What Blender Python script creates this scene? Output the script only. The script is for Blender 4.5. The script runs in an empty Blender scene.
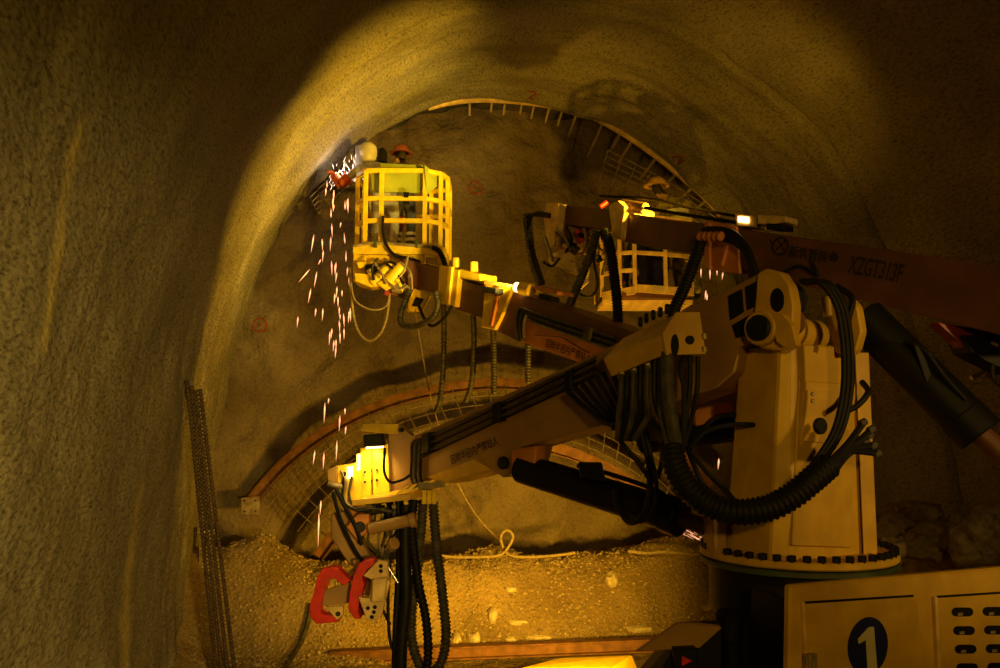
import bpy, bmesh, math, random
import numpy as np
from mathutils import Vector, Matrix, noise
random.seed(7)
COL = bpy.context.scene.collection
SC = bpy.context.scene
# ------------------------------------------------------------------ camera, world, lights, exposure
FPX = 850.0
PITCH = math.atan(86 / 850.0)
YAW = math.atan(0.2 * math.cos(PITCH))
CAM = Vector((0, 0, 3.2))
cd = bpy.data.cameras.new('camera'); cam = bpy.data.objects.new('camera', cd); COL.objects.link(cam)
cd.sensor_width = 36; cd.lens = FPX * 36 / 1000; cd.clip_start = 0.05; cd.clip_end = 200
cam.location = CAM; cam.rotation_euler = (math.pi / 2 + PITCH, 0, -YAW)
SC.camera = cam
RIGHT = Vector((math.cos(YAW), -math.sin(YAW), 0))
FWD = Vector((math.sin(YAW) * math.cos(PITCH), math.cos(YAW) * math.cos(PITCH), math.sin(PITCH)))
UP = RIGHT.cross(FWD)
FH = Vector((math.sin(YAW), math.cos(YAW), 0))
Z = Vector((0, 0, 1))
SC.view_settings.view_transform = 'Standard'; SC.view_settings.look = 'None'
SC.view_settings.gamma = 1; SC.view_settings.use_curve_mapping = False
SC.view_settings.exposure = 0.0
w = bpy.data.worlds.new('tunnel_air'); SC.world = w; w.use_nodes = True
w.node_tree.nodes['Background'].inputs[0].default_value = (0.5, 0.33, 0.10, 1)
w.node_tree.nodes['Background'].inputs[1].default_value = 0.02

def ray(px, py):
    return RIGHT * ((px - 500) / FPX) + UP * ((334 - py) / FPX) + FWD
def P(px, py, d):
    """point seen at a pixel, d metres in front of the camera"""
    return CAM + ray(px, py) * d
AMBER = (1.0, 0.52, 0.03)
WARM = (1.0, 0.72, 0.22)
def spot(name, loc, target, power, angle, color=AMBER, radius=0.12, blend=0.6):
    l = bpy.data.lights.new(name, 'SPOT'); l.energy = power; l.spot_size = math.radians(angle); l.spot_blend = blend
    l.color = color; l.shadow_soft_size = radius
    o = bpy.data.objects.new(name, l); COL.objects.link(o); o.location = loc
    o.rotation_euler = (Vector(target) - Vector(loc)).to_track_quat('-Z', 'Y').to_euler()
    return o
# floodlights of the rig and of the tunnel, and an added vault fill
spot('rig_floodlight_face', (3.1, 7.3, 1.45), (1.4, 13.5, 4.4), 850, 98)
spot('rig_floodlight_bench', (2.5, 7.0, 1.25), (2.2, 12.2, 0.7), 1250, 74, AMBER, 0.12, 0.9)
spot('rig_floodlight_crown', P(745, 200, 8.3), P(325, 165, 11.7), 1950, 62, (1.0, 0.56, 0.035), 0.12, 1.0)
spot('vault_fill_light', P(815, 215, 8.2), P(690, 100, 12.0), 150, 86, AMBER, 0.12, 1.0)  # unseen fill light added to brighten the right side of the vault
spot('tunnel_floodlight_left', (1.9, -3.2, 2.6), (-1.75, 6.6, 2.3), 2600, 40, (1.0, 0.66, 0.15), 0.25, 0.9)
spot('tunnel_floodlight_right', (6.4, 0.0, 3.8), (3.75, 6.3, 3.15), 520, 40, (1.0, 0.60, 0.15), 0.2, 0.9)
spot('tunnel_floodlight_centre', (0.7, -2.5, 4.4), P(460, 420, 8.2), 430, 62, (1.0, 0.57, 0.05), 0.2)

# ------------------------------------------------------------------ materials
MATS = {}
def mat(name, col, rough=0.6, metal=0.0, col2=None, scale=6.0, bump=0.0, bscale=40.0, detail=6.0, emit=None, strength=0.0, lo=0.4, hi=0.65, coords='Object'):
    if name in MATS: return MATS[name]
    m = bpy.data.materials.new(name); m.use_nodes = True; nt = m.node_tree; N = nt.nodes; L = nt.links
    b = N['Principled BSDF']; b.inputs['Roughness'].default_value = rough; b.inputs['Metallic'].default_value = metal
    tc = N.new('ShaderNodeTexCoord'); nz = N.new('ShaderNodeTexNoise')
    nz.inputs['Scale'].default_value = scale; nz.inputs['Detail'].default_value = detail
    L.new(tc.outputs[coords], nz.inputs['Vector'])
    rp = N.new('ShaderNodeValToRGB'); L.new(nz.outputs[0], rp.inputs[0])
    c2 = col2 or tuple(x * 0.7 for x in col)
    rp.color_ramp.elements[0].position = lo; rp.color_ramp.elements[0].color = (*c2, 1)
    rp.color_ramp.elements[1].position = hi; rp.color_ramp.elements[1].color = (*col, 1)
    L.new(rp.outputs[0], b.inputs['Base Color'])
    if bump:
        n2 = N.new('ShaderNodeTexNoise'); n2.inputs['Scale'].default_value = bscale; n2.inputs['Detail'].default_value = 8
        L.new(tc.outputs[coords], n2.inputs['Vector'])
        bp = N.new('ShaderNodeBump'); bp.inputs['Strength'].default_value = bump; bp.inputs['Distance'].default_value = 0.02
        L.new(n2.outputs[0], bp.inputs['Height']); L.new(bp.outputs[0], b.inputs['Normal'])
    if emit:
        b.inputs['Emission Color'].default_value = (*emit, 1); b.inputs['Emission Strength'].default_value = strength
    if rough == 0.55 and max(col) < 0.02: b.inputs['Specular IOR Level'].default_value = 0.22
    MATS[name] = m; return m
def shotcrete(name, col, col2, grain, stain=False, speck=0.85, bstr=0.75):
    m = bpy.data.materials.new(name); m.use_nodes = True; nt = m.node_tree; N = nt.nodes; L = nt.links
    b = N['Principled BSDF']; b.inputs['Roughness'].default_value = 0.82
    b.inputs['Specular IOR Level'].default_value = 0.3
    tc = N.new('ShaderNodeTexCoord')
    n1 = N.new('ShaderNodeTexNoise'); n1.inputs['Scale'].default_value = 0.9; n1.inputs['Detail'].default_value = 5
    n2 = N.new('ShaderNodeTexNoise'); n2.inputs['Scale'].default_value = grain; n2.inputs['Detail'].default_value = 4; n2.inputs['Roughness'].default_value = 0.65
    n3 = N.new('ShaderNodeTexVoronoi'); n3.inputs['Scale'].default_value = grain * 0.55
    mp = N.new('ShaderNodeMapping'); mp.inputs['Scale'].default_value = (1, 0.38 if stain else 1, 1); L.new(tc.outputs['Object'], mp.inputs['Vector'])
    L.new(tc.outputs['Object'], n1.inputs['Vector'])
    for n in (n2, n3): L.new(mp.outputs[0], n.inputs['Vector'])
    r1 = N.new('ShaderNodeValToRGB'); L.new(n1.outputs[0], r1.inputs[0])
    r1.color_ramp.elements[0].position = 0.36; r1.color_ramp.elements[0].color = (*col2, 1)
    r1.color_ramp.elements[1].position = 0.66; r1.color_ramp.elements[1].color = (*col, 1)
    r2 = N.new('ShaderNodeValToRGB'); L.new(n2.outputs[0], r2.inputs[0])
    r2.color_ramp.elements[0].position = 0.34; r2.color_ramp.elements[0].color = (0.35, 0.33, 0.3, 1)
    r2.color_ramp.elements[1].position = 0.52; r2.color_ramp.elements[1].color = (1, 1, 1, 1)
    mx = N.new('ShaderNodeMix'); mx.data_type = 'RGBA'; mx.blend_type = 'MULTIPLY'; mx.inputs['Factor'].default_value = speck
    L.new(r1.outputs[0], mx.inputs['A']); L.new(r2.outputs[0], mx.inputs['B'])
    out = mx.outputs['Result']
    if stain:
        at = N.new('ShaderNodeAttribute'); at.attribute_name = 'stain'
        ns = N.new('ShaderNodeTexNoise'); ns.inputs['Scale'].default_value = 30; L.new(tc.outputs['Object'], ns.inputs['Vector'])
        mm = N.new('ShaderNodeMath'); mm.operation = 'MULTIPLY'; L.new(at.outputs['Fac'], mm.inputs[0]); L.new(ns.outputs[0], mm.inputs[1])
        m2 = N.new('ShaderNodeMix'); m2.data_type = 'RGBA'; L.new(mm.outputs[0], m2.inputs['Factor'])
        L.new(out, m2.inputs['A']); m2.inputs['B'].default_value = (0.62, 0.50, 0.16, 1); out = m2.outputs['Result']
    L.new(out, b.inputs['Base Color'])
    ad = N.new('ShaderNodeMath'); ad.operation = 'ADD'; L.new(n2.outputs[0], ad.inputs[0]); L.new(n3.outputs['Distance'], ad.inputs[1])
    bp = N.new('ShaderNodeBump'); bp.inputs['Strength'].default_value = bstr; bp.inputs['Distance'].default_value = 0.03
    L.new(ad.outputs[0], bp.inputs['Height']); L.new(bp.outputs[0], b.inputs['Normal'])
    MATS[name] = m; return m
M_LIN = shotcrete('shotcrete_lining', (0.36, 0.32, 0.22), (0.24, 0.21, 0.14), 44, True, 0.95, 0.5)
M_FACE = shotcrete('sprayed_face', (0.25, 0.19, 0.11), (0.14, 0.10, 0.055), 26, False, 0.45, 0.6)
M_ROCK = shotcrete('broken_rock', (0.12, 0.10, 0.08), (0.05, 0.045, 0.04), 9)
M_DIRT = shotcrete('muck_ground', (0.38, 0.27, 0.11), (0.22, 0.15, 0.06), 34, False, 0.5, 0.7)
M_STONE = mat('pale_stone', (0.62, 0.52, 0.32), 0.85, 0, (0.38, 0.3, 0.18), 9, 0.5, 30)
M_GRAV = mat('gravel', (0.62, 0.48, 0.24), 0.9, 0, (0.2, 0.14, 0.07), 26, 0.4, 30)
M_HEAP = shotcrete('spoil_rock', (0.34, 0.26, 0.15), (0.16, 0.12, 0.07), 12, False, 0.7, 0.9)
M_YEL = mat('rig_yellow_paint', (0.62, 0.37, 0.018), 0.5, 0, (0.50, 0.29, 0.015), 5, 0.05)
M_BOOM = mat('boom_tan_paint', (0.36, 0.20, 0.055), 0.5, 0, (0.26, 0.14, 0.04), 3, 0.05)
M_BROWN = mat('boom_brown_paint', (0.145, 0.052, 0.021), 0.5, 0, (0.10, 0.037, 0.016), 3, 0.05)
M_ORNG = mat('orange_paint', (0.62, 0.23, 0.05), 0.5, 0, (0.45, 0.15, 0.03), 5, 0.05)
M_BASK = mat('basket_yellow_paint', (0.90, 0.62, 0.02), 0.45, 0, (0.74, 0.48, 0.02), 8, 0.06)
M_PALE = mat('basket_pale_paint', (0.80, 0.55, 0.20), 0.5, 0, (0.55, 0.36, 0.12), 8, 0.06)
M_GREEN = mat('green_board', (0.36, 0.42, 0.05), 0.6, 0, (0.24, 0.30, 0.035), 3, 0.08)
M_BLACK = mat('black_rubber', (0.006, 0.005, 0.004), 0.55, 0, (0.010, 0.009, 0.008), 10)
M_BSTEEL = mat('black_steel', (0.006, 0.005, 0.004), 0.55, 0.0, (0.004, 0.0035, 0.003), 6)
M_GREY = mat('dusty_grey_conduit', (0.085, 0.07, 0.045), 0.6, 0, (0.035, 0.03, 0.02), 14)
M_CHROME = mat('steel_rod', (0.5, 0.46, 0.4), 0.25, 0.9, (0.35, 0.32, 0.28), 10)
M_STEEL = mat('bare_steel', (0.45, 0.36, 0.24), 0.5, 0.5, (0.25, 0.18, 0.1), 12)
M_RUST = mat('rusty_steel', (0.25, 0.11, 0.035), 0.75, 0.1, (0.14, 0.06, 0.02), 7, 0.3, 60)
M_REBAR = mat('rebar_steel', (0.12, 0.075, 0.045), 0.55, 0.3, (0.06, 0.035, 0.02), 25, 0.3, 80)
M_RED = mat('red_paint', (0.75, 0.03, 0.015), 0.42, 0, (0.5, 0.02, 0.012), 9, 0.05)
M_MAROON = mat('dark_red_paint', (0.25, 0.008, 0.015), 0.45, 0, (0.16, 0.006, 0.01), 9)
M_ROPE = mat('pale_rope', (0.36, 0.27, 0.12), 0.7, 0, (0.22, 0.16, 0.07), 30)
M_NAVY = mat('navy_print', (0.006, 0.010, 0.16), 0.5, 0, (0.005, 0.008, 0.12), 5)
M_WHITE = mat('pale_print', (0.55, 0.5, 0.42), 0.55, 0, (0.48, 0.43, 0.36), 5)
M_INK = mat('dark_print', (0.010, 0.006, 0.005), 0.8, 0, (0.008, 0.005, 0.004), 8)
M_MARK = mat('red_spray_mark', (0.38, 0.05, 0.025), 0.8, 0, (0.25, 0.04, 0.02), 30)
M_LENS = mat('lamp_lens', (1, 0.85, 0.55), 0.3, 0, None, 5, emit=(1, 0.66, 0.2), strength=6)
M_SPARK = mat('hot_spark', (1, 0.6, 0.4), 0.5, 0, None, 5, emit=(1, 0.42, 0.2), strength=1.6)
M_ARC = mat('arc_glow', (1, 0.9, 0.8), 0.5, 0, None, 5, emit=(1, 0.72, 0.5), strength=2.2)
M_DKGREEN = mat('dark_green_paint', (0.05, 0.07, 0.02), 0.5, 0, (0.03, 0.04, 0.012), 6)
M_SKIN = mat('skin', (0.45, 0.25, 0.15), 0.55)
M_WSUIT = mat('pale_work_suit', (0.55, 0.52, 0.48), 0.8, 0, (0.35, 0.33, 0.3), 12, 0.3, 30)
M_OCLOTH = mat('orange_workwear', (0.75, 0.14, 0.02), 0.8, 0, (0.5, 0.08, 0.015), 12, 0.3, 30)
M_BCLOTH = mat('blue_grey_workwear', (0.10, 0.11, 0.15), 0.8, 0, (0.05, 0.055, 0.08), 12, 0.3, 30)
M_BLUE = mat('blue_workwear', (0.03, 0.035, 0.16), 0.8, 0, (0.02, 0.022, 0.10), 12, 0.3, 30)
M_CAMO = mat('mottled_olive_workwear', (0.40, 0.31, 0.10), 0.8, 0, (0.10, 0.09, 0.04), 14, 0.3, 30)
M_REFL = mat('reflective_tape', (0.75, 0.72, 0.65), 0.4, 0, (0.6, 0.58, 0.5), 10)
M_HAIR = mat('dark_hair', (0.02, 0.014, 0.01), 0.7)
M_HELM = mat('yellow_helmet', (0.80, 0.48, 0.06), 0.4, 0, (0.6, 0.35, 0.05), 9)
M_HELMR = mat('brown_helmet', (0.30, 0.08, 0.03), 0.45, 0, (0.2, 0.05, 0.02), 9)
M_HOOD = mat('white_welding_hood', (0.72, 0.70, 0.68), 0.6, 0, (0.5, 0.48, 0.46), 7)

# ------------------------------------------------------------------ object helpers
ROOTLOC = {}
def thing(name, label, cat, loc, group=None):
    o = bpy.data.objects.new(name, None); COL.objects.link(o); o.location = loc; o.empty_display_size = 0.1
    o['label'] = label; o['category'] = cat
    if group: o['group'] = group
    ROOTLOC[o.name] = Vector(loc); return o
def obj(name, bm, m, parent=None, smooth=False, bevel=0):
    if bevel: bmesh.ops.bevel(bm, geom=bm.edges[:], offset=bevel, segments=1, affect='EDGES', clamp_overlap=True)
    bmesh.ops.recalc_face_normals(bm, faces=bm.faces[:])
    base = ROOTLOC.get(parent.name, Vector()) if parent else Vector()
    bb = bm.verts[:]; c = Vector()
    for v in bb: c += v.co
    c /= max(1, len(bb))
    for v in bb: v.co -= c
    me = bpy.data.meshes.new(name); bm.to_mesh(me); bm.free()
    if smooth:
        for p in me.polygons: p.use_smooth = True
        me.set_sharp_from_angle(angle=math.radians(smooth if smooth is not True else 40))
    me.materials.append(m)
    o = bpy.data.objects.new(name, me); COL.objects.link(o); o.location = c - base
    if parent: o.parent = parent
    ROOTLOC[o.name] = c
    return o
def tag(o, label, cat, group=None, kind=None):
    if label: o['label'] = label
    if cat: o['category'] = cat
    if group: o['group'] = group
    if kind: o['kind'] = kind
    return o
def put(name, me, loc, parent=None, rot=None):
    o = bpy.data.objects.new(name, me); COL.objects.link(o)
    o.location = Vector(loc) - (ROOTLOC.get(parent.name, Vector()) if parent else Vector())
    if rot is not None: o.rotation_mode = 'QUATERNION'; o.rotation_quaternion = rot
    if parent: o.parent = parent
    ROOTLOC[o.name] = Vector(loc); return o
class Fr:
    """a plane standing in the scene, with its normal pointing away from the camera"""
    def __init__(s, p0, n): s.p = Vector(p0); s.n = Vector(n).normalized()
    @staticmethod
    def along(a, b):
        a = P(*a); b = P(*b); d = b - a; n = d.cross(Z).normalized()
        if n.dot(a - CAM) < 0: n = -n
        return Fr(a, n)
    @staticmethod
    def face(d): return Fr(P(500, 334, d), FH)
    def pt(s, px, py, off=0.0):
        r = ray(px, py); t = (s.p + s.n * off - CAM).dot(s.n) / r.dot(s.n)
        return CAM + r * t
def prism(pts, vec):
    bm = bmesh.new(); a = [bm.verts.new(p) for p in pts]; b = [bm.verts.new(Vector(p) + vec) for p in pts]
    n = len(pts); bm.faces.new(a); bm.faces.new(b[::-1])
    for i in range(n): bm.faces.new((a[i], b[i], b[(i + 1) % n], a[(i + 1) % n]))
    return bm
def slab(name, fr, poly, o0, o1, m, parent, bevel=0.008):
    pts = [fr.pt(x, y, o0) for x, y in poly]
    return obj(name, prism(pts, fr.n * (o1 - o0)), m, parent, bevel=bevel)
def hull(name, pts, m, parent=None, bevel=0.0, smooth=False):
    bm = bmesh.new()
    for p in pts: bm.verts.new(p)
    bmesh.ops.convex_hull(bm, input=bm.verts[:])
    loose = [v for v in bm.verts if not v.link_faces]
    if loose: bmesh.ops.delete(bm, geom=loose, context='VERTS')
    bmesh.ops.dissolve_limit(bm, angle_limit=0.02, verts=bm.verts[:], edges=bm.edges[:])
    return obj(name, bm, m, parent, smooth=smooth, bevel=bevel)
def frame_of(d):
    d = d.normalized(); a = Vector((0, 0, 1)) if abs(d.z) < 0.9 else Vector((1, 0, 0))
    u = d.cross(a).normalized(); return u, d.cross(u).normalized()
def cyl_bm(p0, p1, r0, r1=None, seg=16, cap=0.0):
    r1 = r0 if r1 is None else r1; p0 = Vector(p0); p1 = Vector(p1)
    u, v = frame_of(p1 - p0); bm = bmesh.new(); rings = []
    ax = (p1 - p0).normalized(); Ls = (p1 - p0).length; c = min(min(r0, r1) * 0.15, 0.012, Ls * 0.2)
    for p, r in ((p0, r0 - c), (p0 + ax * c, r0), (p1 - ax * c, r1), (p1, r1 - c)):
        rings.append([bm.verts.new(p + (u * math.cos(t) + v * math.sin(t)) * r) for t in [2 * math.pi * k / seg for k in range(seg)]])
    for a, b in zip(rings, rings[1:]):
        for k in range(seg): bm.faces.new((a[k], a[(k + 1) % seg], b[(k + 1) % seg], b[k]))
    bm.faces.new(rings[0][::-1]); bm.faces.new(rings[-1]); return bm
def cyl(name, p0, p1, r, m, parent=None, r1=None, seg=16):
    return obj(name, cyl_bm(p0, p1, r, r1, seg), m, parent, smooth=40)
def ring_bm(c, ax, ro, ri, th, seg=40):
    ax = Vector(ax).normalized(); u, v = frame_of(ax); bm = bmesh.new(); R = []
    for k in range(seg):
        t = 2 * math.pi * k / seg; e = u * math.cos(t) + v * math.sin(t)
        R.append([bm.verts.new(Vector(c) + e * r + ax * h) for r, h in ((ro, 0), (ro, th), (ri, th), (ri, 0))])
    for k in range(seg):
        a = R[k]; b = R[(k + 1) % seg]
        for j in range(4): bm.faces.new((a[j], a[(j + 1) % 4], b[(j + 1) % 4], b[j]))
    return bm
def spline(pts, n):
    pts = [Vector(p) for p in pts]
    if len(pts) == 2: return [pts[0].lerp(pts[1], i / n) for i in range(n + 1)]
    q = [pts[0] * 2 - pts[1]] + pts + [pts[-1] * 2 - pts[-2]]
    seg = [(q[i + 2] - q[i + 1]).length for i in range(len(pts) - 1)]; tot = sum(seg); out = []
    for i in range(n + 1):
        s = tot * i / n; k = 0
        while k < len(seg) - 1 and s > seg[k]: s -= seg[k]; k += 1
        t = min(1, s / max(seg[k], 1e-9)); a, b, c, d = q[k:k + 4]
        out.append(0.5 * ((2 * b) + (c - a) * t + (2 * a - 5 * b + 4 * c - d) * t * t + (3 * b - a - 3 * c + d) * t ** 3))
    return out
def tube_bm(pts, r, seg=8, n=24, ribs=0, depth=0.16, closed_frame=None):
    if ribs: n = ribs * 4
    c = spline(pts, n); bm = bmesh.new(); rings = []; u = None
    for i, p in enumerate(c):
        d = (c[min(i + 1, n)] - c[max(i - 1, 0)]).normalized()
        if u is None: u, _ = frame_of(d)
        u = (u - d * u.dot(d)).normalized(); v = d.cross(u)
        rr = r * (1 - (depth if ribs and i % 4 in (0, 3) else 0))
        rings.append([bm.verts.new(p + (u * math.cos(t) + v * math.sin(t)) * rr) for t in [2 * math.pi * k / seg for k in range(seg)]])
    for a, b in zip(rings, rings[1:]):
        for k in range(seg): bm.faces.new((a[k], a[(k + 1) % seg], b[(k + 1) % seg], b[k]))
    bm.faces.new(rings[0][::-1]); bm.faces.new(rings[-1]); return bm
def tube(name, pts, r, m, parent=None, seg=8, n=24, ribs=0, depth=0.16):
    return obj(name, tube_bm(pts, r, seg, n, ribs, depth), m, parent, smooth=True if not ribs else 60)
def px(*pp): return [P(*p) for p in pp]
def bar_bm(p0, p1, wd, ht, up=Z):
    p0 = Vector(p0); p1 = Vector(p1); d = (p1 - p0).normalized(); s = d.cross(up)
    if s.length < 1e-4: s = d.cross(FH)
    s.normalize(); t = s.cross(d)
    q = [p0 + s * a * wd / 2 + t * b * ht / 2 for a, b in ((-1, -1), (1, -1), (1, 1), (-1, 1))]
    return prism(q, p1 - p0)
def bar(name, p0, p1, wd, ht, m, parent=None, up=Z, bevel=0.004):
    return obj(name, bar_bm(p0, p1, wd, ht, up), m, parent, bevel=bevel)
def text(name, body, fr, p0, p1, off, m, parent, hpx=None, squeeze=None):
    """lettering lying on a plane between two pixels of its baseline"""
    cu = bpy.data.curves.new(name, 'FONT'); cu.body = body; cu.size = 1.0; cu.extrude = 0.0; cu.offset = 0.012; cu.resolution_u = 3
    t = bpy.data.objects.new(name, cu); COL.objects.link(t)
    bpy.context.view_layer.update()
    me = bpy.data.meshes.new_from_object(t.evaluated_get(bpy.context.evaluated_depsgraph_get()))
    bpy.data.objects.remove(t); bpy.data.curves.remove(cu)
    co = np.array([v.co[:] for v in me.vertices]); x0, x1 = co[:, 0].min(), co[:, 0].max()
    y0, y1 = co[:, 1].min(), co[:, 1].max()
    a = fr.pt(p0[0], p0[1], off); b = fr.pt(p1[0], p1[1], off); ex = (b - a); L = ex.length; ex.normalize()
    nn = -fr.n; ey = nn.cross(ex).normalized()
    h = (fr.pt(p0[0], p0[1] - hpx, off) - a).length if hpx else L / (x1 - x0) * (y1 - y0)
    base = ROOTLOC.get(parent.name, Vector()) if parent else Vector()
    for v in me.vertices:
        q = a + ex * ((v.co.x - x0) / (x1 - x0) * L) + ey * ((v.co.y - y0) / (y1 - y0) * h)
        v.co = q - base
    me.materials.clear(); me.materials.append(m)
    o = bpy.data.objects.new(name, me); COL.objects.link(o); o.parent = parent
    return o

# ------------------------------------------------------------------ the tunnel
YL = 13.0
def on_y(x, y, Y):
    r = ray(x, y); return CAM + r * ((Y - CAM.y) / r.y)
prof_px = [(200, 668), (203, 560), (208, 500), (214, 462), (221, 420), (232, 360), (246, 308), (263, 262), (285, 226), (310, 192), (340, 160),
           (370, 138), (400, 121), (435, 107), (475, 101), (520, 103), (560, 109), (600, 122), (640, 146), (680, 177), (715, 210), (740, 250),
           (762, 300), (778, 350), (793, 400), (808, 460), (818, 520), (826, 600), (830, 668)]
prof = spline([on_y(x, y, YL) for x, y in prof_px], 300)
prof = [(p.x, p.z) for p in prof]
PC = (2.9, 3.6)
NU = len(prof)
pn = []
for i in range(NU):
    a = prof[max(0, i - 3)]; b = prof[min(NU - 1, i + 3)]; t = Vector((b[0] - a[0], b[1] - a[1])).normalized()
    nn = Vector((-t.y, t.x)); c = Vector((prof[i][0] - PC[0], prof[i][1] - PC[1]))
    if nn.dot(c) < 0: nn = -nn
    pn.append(nn)
ys = np.concatenate([np.linspace(-4, 3, 50, endpoint=False), np.linspace(3, 8, 110, endpoint=False), np.linspace(8, YL, 150)])
def lining_off(x, y, z):
    p = Vector((x, y, z))
    o = 0.055 * noise.fractal(p * 0.55, 0.8, 2.2, 4) + 0.012 * noise.fractal(Vector((x, y * 0.5, z)) * 3.1, 0.9, 2.1, 3)
    ph = (y - 9.77) / 1.05; f = ph - math.floor(ph)
    nr = max(0, min(1, (y - 9.6) / 0.4)); ang = math.atan2(z - 3.6, x - 2.9)
    o += (0.010 + 0.03 * nr) * (1 - math.cos(2 * math.pi * f)) * 0.5
    if nr: o += nr * (0.05 * noise.noise(Vector((y * 1.9 + ang * 0.8, ang * 2.0, 0))) + 0.022 * noise.noise(Vector((y * 6 - ang, ang * 4, 5))))
    o += 0.045 * max(0.15, min(1, x + 0.6)) / (1 + math.exp(-(9.77 - y + 0.03 * noise.noise(p * 2)) / 0.02)) - 0.0     # the lining steps back at one joint
    o += 0.10 * max(0, min(1, x + 0.6)) * math.exp(-((y - 9.72 - 0.03 * noise.noise(p * 2)) / 0.03) ** 2)
    return o
G = np.zeros((len(ys), NU, 3))
for j, y in enumerate(ys):
    for i, (x, z) in enumerate(prof):
        o = lining_off(x, y, z)
        if j == len(ys) - 1: o = min(o, 0.06)
        G[j, i] = (x + pn[i].x * o, y, z + pn[i].y * o)
du = np.gradient(G, axis=1); dv = np.gradient(G, axis=0); NRM = np.cross(dv, du); NRM /= np.linalg.norm(NRM, axis=2)[..., None]
mid = G.mean(axis=(0, 1)); 
if (NRM[200, 150] * (np.array([2.9, ys[200], 3.6]) - G[200, 150])).sum() < 0: NRM = -NRM
def to_px(p):
    v = Vector(p) - CAM; f = v.dot(FWD)
    return (500 + FPX * v.dot(RIGHT) / f, 334 - FPX * v.dot(UP) / f) if f > 0.3 else (-999, -999)
def lining(name, i0, i1, label):
    nu = i1 - i0 + 1; V = G[:, i0:i1 + 1].reshape(-1, 3); F = []
    for j in range(len(ys) - 1):
        for i in range(nu - 1):
            a = j * nu + i; F.append((a, a + nu, a + nu + 1, a + 1))
    me = bpy.data.meshes.new(name); me.from_pydata(V.tolist(), [], F); me.update()
    # orientation towards the inside
    if me.polygons[len(me.polygons) // 2].normal.dot(Vector(NRM[len(ys) // 2, (i0 + i1) // 2])) < 0: me.flip_normals()
    for p in me.polygons: p.use_smooth = True
    me.normals_split_custom_set_from_vertices(NRM[:, i0:i1 + 1].reshape(-1, 3).tolist())
    at = me.attributes.new('stain', 'FLOAT', 'POINT'); s = np.zeros(len(V))
    if name == 'wall_left':
        a1 = [on_y(75, 130, 5.6), on_y(60, 250, 5.6), on_y(48, 330, 5.6)]
        for k, p in enumerate(V):
            q = Vector(p)
            d1 = 9
            for s0, s1 in ((STA[0], STA[1]), (STA[1], STA[2])):
                e = s1 - s0; t = max(0, min(1, (q - s0).dot(e) / e.dot(e))); d1 = min(d1, (q - s0 - e * t).length)
            d2 = 9
            for s0, s1 in ((STB[0], STB[1]), (STB[1], STB[2])):
                e = s1 - s0; t = max(0, min(1, (q - s0).dot(e) / e.dot(e))); d2 = min(d2, (q - s0 - e * t).length)
            s[k] = 1.5 * math.exp(-(d1 / 0.075) ** 2) + 1.3 * math.exp(-(d2 / 0.16) ** 2)
    at.data.foreach_set('value', s)
    me.materials.append(M_LIN)
    o = bpy.data.objects.new(name, me); COL.objects.link(o); o['kind'] = 'structure'; o['label'] = label
    return o
def wall_hit(x, y, side=-1):
    best = None
    r = ray(x, y); X = np.array(G); 
    d = X - np.array(CAM); dd = d @ np.array(FWD); u = 500 + FPX * (d @ np.array(RIGHT)) / dd; v = 334 - FPX * (d @ np.array(UP)) / dd
    e = (u - x) ** 2 + (v - y) ** 2; e[dd < 0.5] = 1e9
    j, i = np.unravel_index(np.argmin(e), e.shape); return Vector(G[j, i]), Vector(NRM[j, i])
STA = [wall_hit(*p)[0] for p in ((76, 130), (62, 250), (46, 335))]
STB = [wall_hit(*p)[0] for p in ((140, 500), (130, 580), (125, 665))]
i_l = 95; i_r = 215
wl = lining('wall_left', 0, i_l, 'rough sprayed concrete left wall of the tunnel, near the camera')
vault = lining('ceiling', i_l, i_r, 'curved sprayed concrete vault lit amber beside the face')
wr = lining('wall_right', i_r, NU - 1, 'dark sprayed concrete right wall behind the rig')
# broken rock ring beyond the lip of the lining, and the face
YF = 14.1
def prof_at(x, y):
    q = on_y(x, y, YL); return min(range(NU), key=lambda i: (prof[i][0] - q.x) ** 2 + (prof[i][1] - q.z) ** 2) / NU
A_L = prof_at(328, 172); A_R = prof_at(640, 146)
C_L = on_y(335, 200, 14.0); C_R = on_y(600, 175, 14.0)
ys2 = np.linspace(YL, YF + 0.1, 14); V = []; F = []
for j, y in enumerate(ys2):
    for i, (x, z) in enumerate(prof):
        p = Vector((x, y, z)); ang = i / NU
        ob = 0.16 + 0.10 * noise.fractal(p * 1.3, 0.8, 2, 4)
        ob += 0.45 * math.exp(-((ang - A_R) / 0.045) ** 2) * min(1, j / 4) + 0.40 * math.exp(-((ang - A_L) / 0.05) ** 2) * min(1, j / 4)
        if j == 0: ob = 0.05
        V.append((x + pn[i].x * ob, y, z + pn[i].y * ob))
for j in range(len(ys2) - 1):
    for i in range(NU - 1):
        a = j * NU + i; F.append((a, a + NU, a + NU + 1, a + 1))
me = bpy.data.meshes.new('wall_overbreak'); me.from_pydata(V, [], F); me.materials.append(M_ROCK); me.flip_normals()
o = bpy.data.objects.new('wall_overbreak', me); COL.objects.link(o); o['kind'] = 'structure'; o['label'] = 'bare broken rock between the lining edge and the face'
def face_y(x, z):
    p = Vector((x, 5, z)); r = math.hypot(x - 2.9, (z - 4.2))
    b = 0.22 * noise.fractal(p * 0.6, 0.9, 2.1, 5) + 0.05 * noise.fractal(p * 2.4, 0.8, 2, 4)
    b += 0.05 * abs(math.sin(x * 3.2 + 0.6 * math.sin(z * 1.3))) ** 3
    b += 0.35 * math.exp(-((x - C_L.x) ** 2 + (z - C_L.z) ** 2) / 0.3) + 0.35 * math.exp(-((x - C_R.x) ** 2 + (z - C_R.z) ** 2) / 0.6)
    return YF - 0.25 + b - 0.12 * max(0, 3.0 - z) * 0.5
V = []; F = []
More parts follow.
